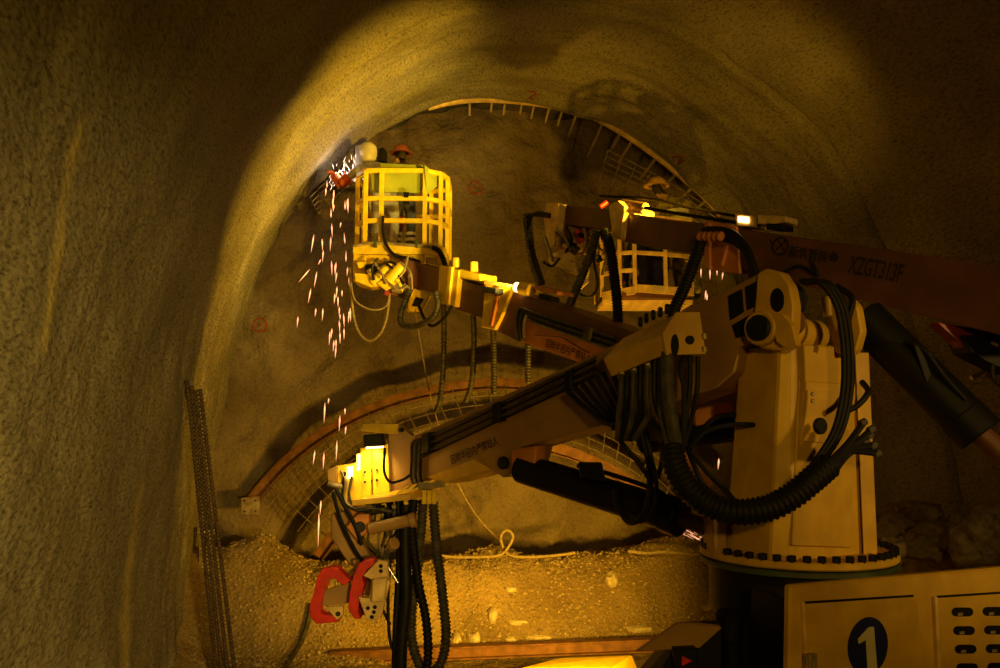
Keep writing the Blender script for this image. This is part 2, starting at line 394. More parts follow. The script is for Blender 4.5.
gx = np.linspace(-3.0, 8.8, 200); gz = np.linspace(-0.3, 9.8, 190)
for z in gz:
    for x in gx: V.append((x, face_y(x, z), z))
for k in range(len(gz) - 1):
    for i in range(len(gx) - 1):
        a = k * len(gx) + i; F.append((a, a + 1, a + len(gx) + 1, a + len(gx)))
me = bpy.data.meshes.new('wall_back'); me.from_pydata(V, [], F); me.update()
for p in me.polygons: p.use_smooth = True
me.materials.append(M_FACE)
if me.polygons[len(me.polygons) // 2].normal.y > 0: me.flip_normals()
face = bpy.data.objects.new('wall_back', me); COL.objects.link(face); face['kind'] = 'structure'; face['label'] = 'scraped brown sprayed tunnel face at the end of the tunnel'
def face_hit(x, y):
    r = ray(x, y); Y = YF
    for _ in range(12):
        p = CAM + r * ((Y - CAM.y) / r.y); Y = face_y(p.x, p.z)
    return CAM + r * ((Y - CAM.y) / r.y)
# ground: one height field from behind the camera to the face
FL = 0.15
def ground(x, y):
    p = Vector((x, y, 0)); n = noise.fractal(p * 1.1, 0.8, 2.1, 5)
    top = 1.22 + 0.10 * noise.fractal(p * 1.7, 0.8, 2, 4) + 0.14 * math.exp(-((x - 2.2) / 0.5) ** 2) - 0.25 / (1 + math.exp(-(y - 12.75) / 0.12))
    top += 0.42 * math.exp(-((x + 1.0) / 0.55) ** 2) + 0.25 * math.exp(-((x - 5.5) / 1.0) ** 2)
    e = 11.65 + 0.12 * noise.noise(Vector((x * 1.3, 3, 0))) + 0.25 * max(0, min(1, (-x) / 1.5))
    s = 1 / (1 + math.exp(-(y - e) / 0.17)); lo = FL + 0.05 * n
    h = lo + (top - lo) * s
    # muck heap along the right wall
    g = max(0, min(1, (x - 4.8) / 1.6)) * max(0, min(1, (y - 5.0) / 1.5))
    h = max(h, lo + g * (1.55 + 0.34 * noise.fractal(p * 0.9, 0.9, 2.1, 5)))
    # loose spoil at the foot of the left wall
    h += 0.30 * math.exp(-((x + 1.9) / 0.35) ** 2) * max(0, min(1, (y - 8) / 3))
    h += 0.025 * noise.fractal(p * 6, 0.8, 2, 3)
    return h
xs = np.linspace(-2.6, 8.4, 230); yg = np.concatenate([np.linspace(-4, 9, 70, endpoint=False), np.linspace(9, 14.6, 170)])
V = [(x, y, ground(x, y)) for y in yg for x in xs]; F = []
for j in range(len(yg) - 1):
    for i in range(len(xs) - 1):
        a = j * len(xs) + i; F.append((a, a + 1, a + len(xs) + 1, a + len(xs)))
me = bpy.data.meshes.new('floor'); me.from_pydata(V, [], F); me.update()
for p in me.polygons: p.use_smooth = True
me.materials.append(M_DIRT)
floor = bpy.data.objects.new('floor', me); COL.objects.link(floor); floor['kind'] = 'structure'; floor['label'] = 'earth floor with a steep lit bank of muck below the face'
def ground_hit(x, y, d0=3.0):
    r = ray(x, y); d = d0
    while d < 16:
        p = CAM + r * d
        if p.z < ground(p.x, p.y): return p
        d += 0.02
    return CAM + r * 12
# gravel on the bank (uncountable)
bm = bmesh.new()
for k in range(9000):
    x = random.uniform(-1.6, 5.6); y = random.uniform(11.0, 12.7)
    z = ground(x, y); r = random.choice((0.008, 0.012, 0.016, 0.024, 0.032)) * random.uniform(0.7, 1.3)
    vs = [bm.verts.new((x + r * a * random.uniform(.7, 1.2), y + r * b * random.uniform(.7, 1.2), z + r * c * random.uniform(.5, 1))) for a, b, c in ((1, 0, 0), (-1, 0, 0), (0, 1, 0), (0, -1, 0), (0, 0, 1))]
    for q in ((0, 2, 4), (2, 1, 4), (1, 3, 4), (3, 0, 4)): bm.faces.new([vs[i] for i in q])
for k in range(1600):
    x = random.uniform(4.6, 7.6); y = random.uniform(6.5, 11.5)
    z = ground(x, y); r = random.uniform(0.02, 0.06)
    vs = [bm.verts.new((x + r * a * random.uniform(.7, 1.2), y + r * b * random.uniform(.7, 1.2), z + r * c * random.uniform(.5, 1))) for a, b, c in ((1, 0, 0), (-1, 0, 0), (0, 1, 0), (0, -1, 0), (0, 0, 1))]
    for q in ((0, 2, 4), (2, 1, 4), (1, 3, 4), (3, 0, 4)): bm.faces.new([vs[i] for i in q])
tag(obj('gravel', bm, M_GRAV), 'loose gravel and muck crumbs strewn over the bank', 'gravel', kind='stuff')
def rock_bm(c, sx, sy, sz, seed, sub=2):
    bm = bmesh.new(); bmesh.ops.create_icosphere(bm, subdivisions=sub, radius=1)
    for v in bm.verts:
        n = noise.fractal(v.co * 1.1 + Vector((seed * 3.1, seed, 0)), 0.9, 2.1, 3); q = v.co * (1 + 0.35 * n + (0.10 * noise.fractal(v.co * 4.5 + Vector((seed, 0, 0)), 0.8, 2, 3) if sub > 3 else 0))
        v.co = Vector(c) + RIGHT * q.x * sx + FH * q.y * sy + Z * q.z * sz
    return bm
stones = [((612, 582), 11, 13, 'large wedge-shaped pale stone high on the lit bank below the crest'), ((492, 617), 8, 13, 'upright pale slab of stone in the middle of the lit bank'),
          ((510, 590), 11, 5, 'flat tilted pale stone high on the bank'), ((515, 623), 18, 5, 'long thin pale stone lying beside the upright slab stone'),
          ((456, 641), 8, 12, 'pale stone at the bank foot right beside the hanging hoses'), ((474, 641), 10, 12, 'pale stone at the bank foot, second from the hanging hoses'),
          ((538, 638), 17, 4, 'very thin pale stone sliver just above the rusty beam'), ((638, 630), 20, 6, 'long bone-shaped pale stone low on the bank toward the rig'),
          ((510, 641), 9, 6, 'small pale stone just above the rusty beam, between larger stones'), ((709, 609), 9, 5, 'pale stone at the bank foot beside the turret base')]
for k, ((x, y), sx, sy, lb) in enumerate(stones):
    p = ground_hit(x, y); s = (p - CAM).dot(FWD) / FPX / 2
    tag(obj('stone', rock_bm(p + Z * sy * s * 0.2, sx * s * 1.35, min(sx, sy) * s * 1.4, sy * s * 1.35, k + 1), M_STONE), lb, 'stone', 'pale stones on the bank')
boul = [((800 + 95, 537), 22, 20, 9.0, 'dark grey boulder just right of the turret flange on the spoil heap'), ((945, 545), 42, 24, 8.2, 'wide rough boulder on the spoil heap behind the cabinet roof'),
        ((985, 540), 34, 32, 7.6, 'largest boulder on the spoil heap at the right picture edge'), ((915, 515), 30, 14, 10.0, 'flat shaded boulder at the back of the spoil heap'),
        ((888, 552), 16, 14, 7.9, 'small boulder low on the spoil heap beside the turret flange')]
for k, ((x, y), sx, sy, d, lb) in enumerate(boul):
    s = d / FPX
    tag(obj('boulder', rock_bm(P(x, y, d), sx * s, sx * s * 0.9, sy * s, k + 20, 4), M_HEAP, smooth=True), lb, 'boulder', 'boulders on the spoil heap')
# connecting bars along the lip of the lining (parts of the vault)
lip = [(470, 103, 10), (492, 102, 6), (505, 103, 9), (522, 103, 8), (534, 105, 12), (549, 108, 14), (562, 111, 14), (576, 115, 26), (602, 125, 44), (620, 134, 18), (632, 141, 30), (657, 157, 34), (677, 173, 44), (693, 187, 22), (707, 200, 16)]
for x, y, l in lip:
    a = on_y(x, y, YL - 0.01); dirv = Vector((PC[0] - a.x, 0, PC[1] - a.z)).normalized()
    b = a + Vector((0, 1, 0)) * (0.12 + l * 0.006) + dirv * (0.05 + l * 0.009)
    bar('connecting_bar', a - dirv * 0.03, b, 0.035, 0.045, M_STEEL, vault)
lp_pts = [Vector((x, YL, z)) for x, z in prof]
ids = [i for i, p in enumerate(lp_pts) if 428 < to_px(p)[0] < 724 and p.z > 4]
tube('lining_edge', [lp_pts[i] + Vector((pn[i].x * 0.02, 0.0, pn[i].y * 0.02)) for i in ids[::3]], 0.05, M_PALE, vault, 8, 120)
# red survey marks (paint on the face and on the vault)
def mark(px_, py_, r, on):
    if on is face:
        c = face_hit(px_, py_); nrm = Vector((0, -1, 0))
    else:
        c, nrm = wall_hit(px_, py_)
    u, v = frame_of(nrm); s = (c - CAM).dot(FWD) / FPX
    bm = bmesh.new(); R = []
    for k in range(28):
        t = 2 * math.pi * k / 28; w_ = r * s * (1 + 0.06 * math.sin(3 * t))
        q = []
        for rr in (w_, w_ * 0.80):
            e = c + (u * math.cos(t) + v * math.sin(t)) * rr
            if on is face: e.y = face_y(e.x, e.z) - 0.012
            else: e += nrm * 0.015
            q.append(bm.verts.new(e))
        R.append(q)
    for k in range(28):
        a, b = R[k], R[(k + 1) % 28]; bm.faces.new((a[0], b[0], b[1], a[1]))
    o = obj('paint_ring', bm, M_MARK, on)
    bm = bmesh.new(); q = []
    for k in range(10):
        t = 2 * math.pi * k / 10; e = c + (u * math.cos(t) + v * math.sin(t)) * r * s * 0.22
        if on is face: e.y = face_y(e.x, e.z) - 0.012
        else: e += nrm * 0.015
        q.append(bm.verts.new(e))
    bm.faces.new(q); obj('paint_dot', bm, M_MARK, on)
mark(475, 188, 7.5, face); mark(260, 325, 7.5, face)
for pts in (((527, 90), (534, 92), (528, 96), (534, 99)), ((674, 158), (680, 155), (677, 163), (684, 160))):
    hit = [wall_hit(*p) for p in pts]
    tube('paint_scribble', [h[0] + h[1] * 0.012 for h in hit], 0.012, M_MARK, vault, 6, 12)
# ------------------------------------------------------------------ steel arch with wire mesh standing in front of the face
def sweep_i(pts, n, out, wd, ht, th):
    c = spline(pts, n); bm = bmesh.new(); R = []
    prof_i = [(-wd / 2, ht / 2), (wd / 2, ht / 2), (wd / 2, ht / 2 - th), (th / 2, ht / 2 - th), (th / 2, -ht / 2 + th), (wd / 2, -ht / 2 + th), (wd / 2, -ht / 2), (-wd / 2, -ht / 2), (-wd / 2, -ht / 2 + th), (-th / 2, -ht / 2 + th), (-th / 2, ht / 2 - th), (-wd / 2, ht / 2 - th)]
    for i, p in enumerate(c):
        d = (c[min(i + 1, n)] - c[max(i - 1, 0)]).normalized(); v = out.cross(d).normalized(); u = d.cross(v).normalized()
        R.append([bm.verts.new(p + u * a + v * b) for a, b in prof_i])
    for a, b in zip(R, R[1:]):
        for k in range(12): bm.faces.new((a[k], a[(k + 1) % 12], b[(k + 1) % 12], b[k]))
    bm.faces.new(R[0][::-1]); bm.faces.new(R[-1]); return bm
DA, DB = 12.9, 12.25
ribA = px((250, 503, DA), (285, 464, DA), (330, 430, DA), (385, 404, DA), (440, 390, DA), (495, 384, DA), (550, 389, DA), (610, 408, DA), (665, 440, DA), (712, 486, DA))
ribB = px((318, 557, DB), (345, 522, DB), (382, 488, DB), (425, 462, DB), (470, 448, DB), (515, 443, DB), (560, 450, DB), (605, 468, DB), (650, 498, DB), (685, 535, DB))
arch = thing('steel_arch', 'rusty steel arch segment with wire mesh set against the tunnel face', 'steel arch', ground_hit(330, 556))
obj('rib', sweep_i(ribA, 60, FH, 0.17, 0.17, 0.014), M_RUST, arch)
obj('rib', sweep_i(ribB, 60, FH, 0.17, 0.17, 0.014), M_RUST, arch)
for (x, y, d, s) in ((250, 506, DA - 0.08, 9),):
    fr = Fr.face(d); pl = slab('end_plate', fr, [(x - s, y - s + 1), (x + s, y - s - 1), (x + s + 1, y + s), (x - s, y + s - 1)], 0, 0.025, M_STEEL, arch, 0.003)
    for ax in (-0.6, 0.6):
        for ay in (-0.6, 0.6):
            q = fr.pt(x + ax * s, y + ay * s); cyl('bolt_hole', q - fr.n * 0.004, q + fr.n * 0.002, 0.014, M_BSTEEL, pl, seg=8)
cA = spline(ribA, 60); cB = spline(ribB, 60)
for k in range(3, 58, 2):
    a = cA[k]; b = cB[k]
    tube('tie_bar', [a, a.lerp(b, 0.5) - FH * 0.05, b], 0.009, M_STEEL, arch, 5, 4)
for t in (0.2, 0.35, 0.5, 0.65, 0.8):
    tube('mesh_wire', [cA[k].lerp(cB[k], t) - FH * 0.06 for k in range(1, 60, 4)], 0.006, M_STEEL, arch, 5, 40)
# wire mesh panels in the crown at both sides
def mesh_panel(label, u0, u1, v0, v1, nu, nv):
    """corners given as (pixel x, pixel y, depth); u lines run u0->u1 side to v side"""
    a, b, c, d = [P(*q) for q in (u0, u1, v0, v1)]
    t = thing('wire_mesh_panel', label, 'wire mesh', (a + b + c + d) / 4)
    for k in range(nu):
        s = k / (nu - 1); tube('mesh_wire', [a.lerp(b, s), a.lerp(b, s).lerp(c.lerp(d, s), 0.5) + Z * 0.05, c.lerp(d, s)], 0.010, M_STEEL, t, 5, 6)
    for k in range(nv):
        s = k / (nv - 1); tube('mesh_wire', [a.lerp(c, s), b.lerp(d, s)], 0.009, M_STEEL, t, 5, 4)
mesh_panel('wire mesh panel hung in the crown cavity above the right basket', (608, 150, 13.3), (596, 192, 13.6), (722, 216, 12.9), (690, 232, 13.4), 8, 9)
mesh_panel('wire mesh panel in the crown cavity beside the welder', (308, 193, 13.2), (318, 214, 13.6), (350, 160, 13.2), (360, 178, 13.6), 6, 6)
# ------------------------------------------------------------------ boom turret
TURZ = P(780, 561, 5.5).z; TOPZ = P(790, 344, 5.6).z
def plan(x, d): 
    q = P(x, 450, d); return Vector((q.x, q.y, 0))
tc = plan(793, 6.02)
tur = thing('boom_turret', 'tall yellow slewing turret column of the rig in the right foreground', 'turret', (tc.x, tc.y, 0.9))
low = [(722, 5.85), (766, 5.5), (788, 5.48), (858, 5.78), (858, 6.5), (745, 6.4)]; hi = [(743, 5.85), (783, 5.5), (797, 5.48), (860, 5.78), (860, 6.5), (760, 6.4)]
bm = bmesh.new(); A = [bm.verts.new(plan(*q) + Z * TURZ) for q in low]; B = [bm.verts.new(plan(*q) + Z * TOPZ) for q in hi]
bm.faces.new(A); bm.faces.new(B[::-1])
for k in range(6): bm.faces.new((A[k], B[k], B[(k + 1) % 6], A[(k + 1) % 6]))
column = obj('column', bm, M_YEL, tur, bevel=0.012)
bm = bmesh.new(); pts = [plan(859, 5.74), plan(873, 5.78), plan(871, 6.4), plan(858, 6.4)]
obj('side_plate', prism([p + Z * TURZ for p in pts], Z * (P(868, 352, 5.8).z - TURZ)), M_YEL, tur, bevel=0.006)
frR = Fr.along((789, 480, 5.47), (858, 480, 5.76))
slab('cover_plate', frR, [(799, 380), (856, 384), (852, 548), (793, 546)], -0.03, 0.01, M_YEL, tur)
hp = slab('inspection_plate', frR, [(804, 390), (828, 391), (825, 443), (801, 441)], -0.042, -0.02, M_YEL, tur, 0.003)
for y in (394, 401):
    q = frR.pt(812, y, -0.04); cyl('bolt', q, q - frR.n * 0.015, 0.014, M_STEEL, hp, seg=8)
q = frR.pt(820, 426, -0.05); cyl('cable_gland', q + frR.n * .03, q - frR.n * 0.02, 0.055, M_BLACK, tur)
# ring flange, bolts, drum
rz = P(797, 561, 5.4).z
ring = obj('slewing_ring', cyl_bm((tc.x, tc.y, rz - 0.05), (tc.x, tc.y, rz), 0.66, seg=56), M_YEL, tur, smooth=30)
bb = cyl_bm((0, 0, -0.01), (0, 0, 0.04), 0.026, seg=6); bme = bpy.data.meshes.new('bolt'); bb.to_mesh(bme); bb.free(); bme.materials.append(M_BSTEEL)
for k in range(44):
    t = 2 * math.pi * k / 44; put('bolt', bme, (tc.x + 0.63 * math.cos(t), tc.y + 0.63 * math.sin(t), rz), ring)
cyl('ring_seal', (tc.x, tc.y, rz - 0.10), (tc.x, tc.y, rz - 0.06), 0.66, M_DKGREEN, tur, seg=48)
cyl('drum', (tc.x, tc.y, rz - 0.42), (tc.x, tc.y, rz - 0.09), 0.60, M_BSTEEL, tur, seg=48)
cyl('pedestal', (tc.x, tc.y, 0.9), (tc.x, tc.y, rz - 0.42), 0.50, M_BSTEEL, tur, seg=40)
# ------------------------------------------------------------------ carrier with cabinet
FC = Fr.along((790, 600, 4.72), (1000, 590, 5.15))
car = thing('rig_carrier', 'ochre cabinet of the rig with a navy oval number 1 and slotted vent', 'machine body', FC.pt(900, 668) * 1.0 - Z * (FC.pt(900, 668).z - 0.2))
slab('cabinet', FC, [(790, 586), (1030, 565), (1040, 900), (785, 900)], 0, 0.06, M_YEL, car, 0.012)
slab('chassis', FC, [(800, 602), (1030, 585), (1040, 900), (790, 900)], 0.065, 0.55, M_BSTEEL, car, 0.01)
dr = slab('door', FC, [(804, 604), (912, 597), (918, 602), (930, 760), (812, 760)], -0.014, 0.01, M_YEL, car, 0.004)
rimL = [(802, 602), (805, 602), (813, 760), (810, 760)]
slab('door_seam', FC, rimL, -0.018, 0.0, M_PALE, car, 0.001)
slab('door_seam', FC, [(802, 602), (914, 595), (914, 597), (804, 604)], -0.012, 0.0, M_BSTEEL, car, 0.001)
hg = slab('hinge', FC, [(807, 655), (818, 654), (818, 675), (807, 676)], -0.05, -0.005, M_STEEL, dr, 0.006)
q = FC.pt(807, 652, -0.04); cyl('hinge_pin', FC.pt(810, 654, -0.055), FC.pt(811, 690, -0.055), 0.012, M_STEEL, dr, seg=8)
c = FC.pt(868, 646, -0.016); ex = (FC.pt(888, 645, -0.016) - c); ey = (FC.pt(869, 617, -0.016) - c)
obj('number_oval', prism([c + ex * math.cos(t) + ey * math.sin(t) for t in [2 * math.pi * k / 40 for k in range(40)]], FC.n * 0.006), M_NAVY, dr)
slab('numeral', FC, [(858, 639), (869, 627), (874, 627), (879, 690), (869, 690), (866, 640), (859, 644)], -0.019, -0.014, M_WHITE, dr, 0)
vp = slab('vent_panel', FC, [(938, 598), (1032, 592), (1045, 760), (946, 760)], -0.014, 0.01, M_YEL, car, 0.004)
slab('door_seam', FC, [(935, 597), (938, 597), (946, 760), (942, 760)], -0.02, 0.0, M_PALE, car, 0.001)
slab('door_seam', FC, [(938, 596), (1030, 590), (1030, 592), (938, 598)], -0.012, 0.0, M_BSTEEL, car, 0.001)
for r_ in range(5):
    for c_ in range(3):
        x = 951 + c_ * 31 + r_ * 1.6; y = 612 + r_ * 18.6 - c_ * 0.6
        pl = []
        for t in range(12):
            a = math.pi / 2 + math.pi * t / 11 if t < 6 else -math.pi / 2 + math.pi * (t - 6) / 5
            if t < 6: a = math.pi / 2 + math.pi * t / 5; pl.append((x + 5 + 4.5 * math.cos(a), y - 4.5 * math.sin(a)))
            else: pl.append((x + 18 + 4.5 * math.cos(a), y - 4.5 * math.sin(a)))
        s_ = slab('vent_slot', FC, pl, -0.0155, -0.012, M_BSTEEL, vp, 0)
        slab('slot_shine', FC, [(x + 7, y + 1), (x + 12, y + 0.5), (x + 12, y + 3.5), (x + 7, y + 4)], -0.017, -0.0145, M_STEEL, vp, 0)
# dark front bracket of the carrier with a lamp and a red reflector
FBk = Fr.face(5.2)
hull('front_bracket', [FBk.pt(*q, o) for q in ((660, 672), (690, 622), (722, 622), (722, 672)) for o in (0,)] + [FBk.pt(*q, 0.5) for q in ((640, 668), (678, 622), (716, 620), (716, 672))] + [FBk.pt(622, 700, 0.3), FBk.pt(722, 700, 0)], M_BSTEEL, car, 0.006)
hull('bracket_top', [FBk.pt(*q, -0.02) for q in ((640, 651), (678, 623), (722, 628), (700, 648))] + [FBk.pt(*q, 0.02) for q in ((634, 651), (676, 622), (716, 622))], M_BOOM, car, 0.003)
slab('lamp_box', FBk, [(674, 649), (697, 648), (699, 700), (676, 700)], -0.09, -0.02, M_BSTEEL, car, 0.006)
slab('reflector', FBk, [(682, 656), (692, 661), (682, 666)], -0.1, -0.085, M_RED, car, 0)
cyl('bracket_post', P(732, 668, 5.35), P(730, 632, 5.35), 0.07, M_BSTEEL, car)
cyl('bracket_post_cap', P(729, 640, 5.34), P(729, 612, 5.34), 0.085, M_BSTEEL, car)
# ------------------------------------------------------------------ lower boom with its lift cylinder, pipes and hoses
F1 = Fr.along((763, 329, 5.6), (395, 470, 8.3))
gb = thing('gripper_boom', 'tan lower boom with dark hydraulic pipes reaching left from the turret', 'boom', Vector((P(640, 400, 6.3).x, P(640, 400, 6.3).y, P(640, 400, 6.3).z)))
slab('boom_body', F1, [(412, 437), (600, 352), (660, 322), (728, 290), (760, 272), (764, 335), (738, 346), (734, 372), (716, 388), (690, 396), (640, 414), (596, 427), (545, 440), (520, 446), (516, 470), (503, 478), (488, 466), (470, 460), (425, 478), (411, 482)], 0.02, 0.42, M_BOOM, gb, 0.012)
for x0, y0, x1, y1, x2, y2, x3, y3 in ((728, 296, 741, 289, 743, 312, 730, 320), (745, 287, 757, 281, 760, 303, 747, 310), (732, 325, 761, 308, 763, 328, 736, 338)):
    slab('access_opening', F1, [(x0, y0), (x1, y1), (x2, y2), (x3, y3)], 0.005, 0.03, M_BSTEEL, gb, 0)
ear = [(757, 273), (766, 268), (781, 272), (790, 284), (794, 305), (793, 330), (787, 344), (776, 351), (758, 347), (752, 330)]
slab('yoke_plate', F1, ear, -0.03, 0.08, M_YEL, gb, 0.014)
slab('yoke_plate', F1, [(830, 292), (836, 286), (848, 295), (858, 306), (862, 331), (857, 350), (847, 358), (834, 352), (828, 325)], 0.48, 0.57, M_YEL, gb, 0.014)
q = F1.pt(777, 300, -0.035)
obj('yoke_hole', prism([F1.pt(777 + 7 * math.cos(t), 300 + 12 * math.sin(t), -0.034) for t in [2 * math.pi * k / 20 for k in range(20)]], F1.n * 0.01), M_BSTEEL, gb)
q = F1.pt(766, 329, 0); n1 = F1.n
cyl('pin_boss', q - n1 * 0.09, q + n1 * 0.7, 0.115, M_YEL, gb, seg=28); cyl('pivot_pin', q - n1 * 0.12, q - n1 * 0.06, 0.085, M_BLACK, gb, seg=24); cyl('pin_cap', q - n1 * 0.125, q - n1 * 0.10, 0.03, M_BSTEEL, gb)
slab('boss_arm', F1, [(770, 314), (783, 314), (792, 325), (797, 345), (788, 350), (776, 342)], -0.08, -0.02, M_YEL, gb, 0.006)
# things between the ears
cyl('swivel_block', F1.pt(785, 300, 0.2), F1.pt(785, 300, 0.48), 0.14, M_BSTEEL, gb, seg=20); cyl('swivel_block', F1.pt(790, 322, 0.16), F1.pt(790, 322, 0.48), 0.10, M_BROWN, gb, seg=20)
cyl('fitting', P(826, 296, 5.62), P(828, 316, 5.62), 0.03, M_YEL, gb)
text('warning_text', '回转半径内严禁站人', F1, (452, 465), (499, 445), 0.012, M_INK, gb, hpx=10)
slab('lower_flange', F1, [(427, 477), (474, 459), (490, 469), (474, 474), (440, 484)], 0.01, 0.40, M_YEL, gb, 0.004)
slab('cylinder_bracket', F1, [(511, 450), (536, 446), (534, 474), (511, 475)], -0.02, 0.10, M_ORNG, gb, 0.008)
for x, y, r_ in ((503, 463, 0.055), (522, 466, 0.05)):
    q = F1.pt(x, y, -0.01); cyl('pin_hole', q - n1 * 0.02, q + n1 * 0.03, r_, M_BLACK, gb)
for k in range(6):
    o_ = 0.02 - 0.035 * (k % 2); dy = k * 3.3
    tube('hydraulic_pipe', [F1.pt(419 + k * 0.5, 441 + dy, -0.03), F1.pt(510, 398 + dy * 1.05, -0.035), F1.pt(596, 357 + dy * 1.1, -0.04)], 0.0095, M_GREY if k % 2 == 0 else M_BSTEEL, gb, 6, 16)
for k in range(5):
    tube('hydraulic_pipe', [F1.pt(424 - k * 2.6, 438 + k, -0.03), F1.pt(413 + k * 2.2, 443, -0.035), F1.pt(412 + k * 2.2, 460, -0.03), F1.pt(412 + k * 2.4, 481, -0.03), F1.pt(425 + k * 2, 486, -0.03)], 0.013, M_GREY if k % 2 else M_BSTEEL, gb, 6, 16)
for x, y in ((424, 440), (495, 409), (567, 377)):
    slab('pipe_clamp', F1, [(x - 3, y - 5), (x + 4, y - 8), (x + 4, y + 12), (x - 3, y + 14)], -0.07, 0.02, M_BSTEEL, gb, 0.004)
# hose cover box
hull('hose_cover', [P(603, 359, 5.9), P(665, 333, 5.45), P(667, 354, 5.45), P(611, 377, 5.88), P(623, 338, 6.15), P(680, 312, 5.7), P(680, 340, 5.7), P(628, 365, 6.1)], M_YEL, gb, 0.006)
FE = Fr.along((664, 340, 5.44), (706, 340, 5.62))
ep = slab('cover_end_plate', FE, [(663, 333), (677, 312), (700, 312), (706, 354), (667, 355)], 0, 0.02, M_YEL, gb, 0.003)
for x, y, r_, h_ in ((675, 345, 4, 11), (690, 340, 4.6, 4.6)):
    obj('plate_hole', prism([FE.pt(x + r_ * math.cos(t), y + h_ * math.sin(t), -0.003) for t in [2 * math.pi * k / 18 for k in range(18)]], FE.n * 0.006), M_BSTEEL, ep)
for y in (333, 346): cyl('hinge', FE.pt(704, y, -0.01), FE.pt(705, y + 6, -0.01), 0.014, M_STEEL, ep, seg=8)
for k, (x, y) in enumerate(((640, 322), (646, 318), (653, 315), (660, 312), (667, 309))):
    q = P(x, y, 5.9); cyl('grommet', q - F1.n * 0.0 - RIGHT * 0.012, q + RIGHT * 0.014, 0.036, M_BLACK, gb)
# lift cylinder
c0 = F1.pt(521, 468, 0.06); c1 = F1.pt(678, 517, 0.10)
cyl('lift_cylinder_barrel', c0, c1, 0.125, M_BSTEEL, gb, seg=24); cyl('lift_cylinder_head', c1 - (c1 - c0).normalized() * 0.12, c1 + (c1 - c0).normalized() * 0.03, 0.14, M_BSTEEL, gb, seg=24)
c2 = P(728, 535, 5.95); cyl('lift_cylinder_rod', c1, c2, 0.06, M_BROWN, gb, seg=20)
slab('rod_bracket', Fr.face(5.85), [(712, 516), (727, 512), (727, 560), (714, 560)], 0, 0.3, M_BOOM, gb, 0.01)
tube('cylinder_pipe', [F1.pt(578, 466, -0.03), F1.pt(610, 474, -0.05), F1.pt(660, 492, -0.03), F1.pt(672, 506, 0)], 0.018, M_BSTEEL, gb, 6, 16)
hull('valve_block', [F1.pt(x, y, o_) for x, y in ((578, 462), (602, 462), (606, 482), (580, 478)) for o_ in (-0.1, 0.1)], M_BSTEEL, gb, 0.01)
# hoses dropping from the cover into the big conduit
hose_top = [(622, 372, 5.82), (628, 370, 5.8), (634, 368, 5.78), (641, 365, 5.75), (648, 362, 5.7), (655, 360, 5.65), (661, 358, 5.6)]
for k, t in enumerate(hose_top):
    e = (622 + k * 6, 428 + (k % 3) * 8, t[2] - 0.02)
    pts = [t, (t[0] - 1, 395, t[2] - 0.05), (t[0] - 3 + k * 0.8, 415, t[2] - 0.02), (618 + k * 4, 440, t[2] + 0.05)] if k < 5 else [t, (t[0], 400, t[2] - 0.04), (664, 425, 5.5), (671, 452, 5.42)]
    tube('hose', px(*pts), 0.022 if k != 6 else 0.026, M_BLACK if k % 2 else M_GREY, gb, 8, 20)
    q = P(*t); cyl('hose_ferrule', q + Z * 0.02, q - Z * 0.05, 0.026, M_STEEL if k % 2 == 0 else M_BSTEEL, gb, seg=8)
tube('hose', px((667, 352, 5.5), (668, 385, 5.42), (672, 420, 5.4), (677, 450, 5.4)), 0.042, M_GREY, gb, 10, 20)
for k in range(7):
    a = (568 + k * 7, 392 - k * 4, 6.55 - k * 0.08)
    tube('hose', px(a, (590 + k * 6, 412 - k, 6.35 - k * 0.06), (612 + k * 4, 425 + k * 2, 6.1), (640 + k * 3, 420 + k * 3, 5.85), (664 + k * 2, 434 + k * 3, 5.5), (675, 458, 5.42)), 0.021, M_BLACK, gb, 8, 26)
for k, pts in enumerate([[(690, 356, 5.6), (690, 385, 5.55), (686, 420, 5.5), (680, 450, 5.42)], [(698, 356, 5.62), (697, 390, 5.6), (690, 425, 5.5), (682, 450, 5.44)], [(684, 356, 5.6), (680, 370, 5.55), (684, 390, 5.52), (683, 440, 5.46)],
                         [(612, 428, 6.0), (640, 415, 5.9), (660, 428, 5.7), (672, 452, 5.45)], [(616, 436, 6.0), (636, 460, 5.95), (652, 480, 5.9), (660, 470, 5.85), (664, 440, 5.6)],
                         [(640, 425, 5.95), (650, 470, 5.9), (646, 510, 5.95), (630, 522, 6.1), (618, 505, 6.25), (614, 490, 6.3)], [(645, 430, 5.9), (656, 480, 5.85), (655, 500, 5.85), (650, 515, 5.9), (640, 522, 6.0)],
                         [(760, 425, 5.7), (730, 425, 5.65), (705, 432, 5.55), (690, 448, 5.45)], [(745, 415, 5.9), (715, 418, 5.8), (695, 440, 5.5)], [(690, 450, 5.5), (705, 470, 5.5), (725, 490, 5.5), (738, 505, 5.45)], [(684, 440, 5.55), (694, 465, 5.6), (706, 488, 5.6), (730, 505, 5.55)]]):
    tube('hose', px(*pts), 0.026 if k in (3, 5) else 0.017, M_GREY if k in (3,) else M_BLACK, gb, 8, 28)
conduit = [(671, 446, 5.42), (676, 468, 5.36), (690, 490, 5.30), (712, 506, 5.25), (738, 512, 5.2), (768, 508, 5.18), (792, 496, 5.18), (812, 480, 5.2), (830, 464, 5.25)]
tube('corrugated_conduit', px(*conduit), 0.083, M_BLACK, gb, 16, ribs=38, depth=0.12)
for k, (x, y) in enumerate(((866, 421), (872, 434), (876, 444), (880, 452), (874, 428), (868, 440))):
    tube('hose', px((805 + k, 484 + k, 5.2), (825 + k, 466 + k * 2, 5.2), (846, 446 + k * 2, 5.22), (x - 2, y + 1, 5.28)), 0.022, M_BLACK, gb, 8, 16)
    cyl('hose_ferrule', P(x - 6, y + 3, 5.27), P(x, y, 5.28), 0.024, M_GREY, gb, seg=8)
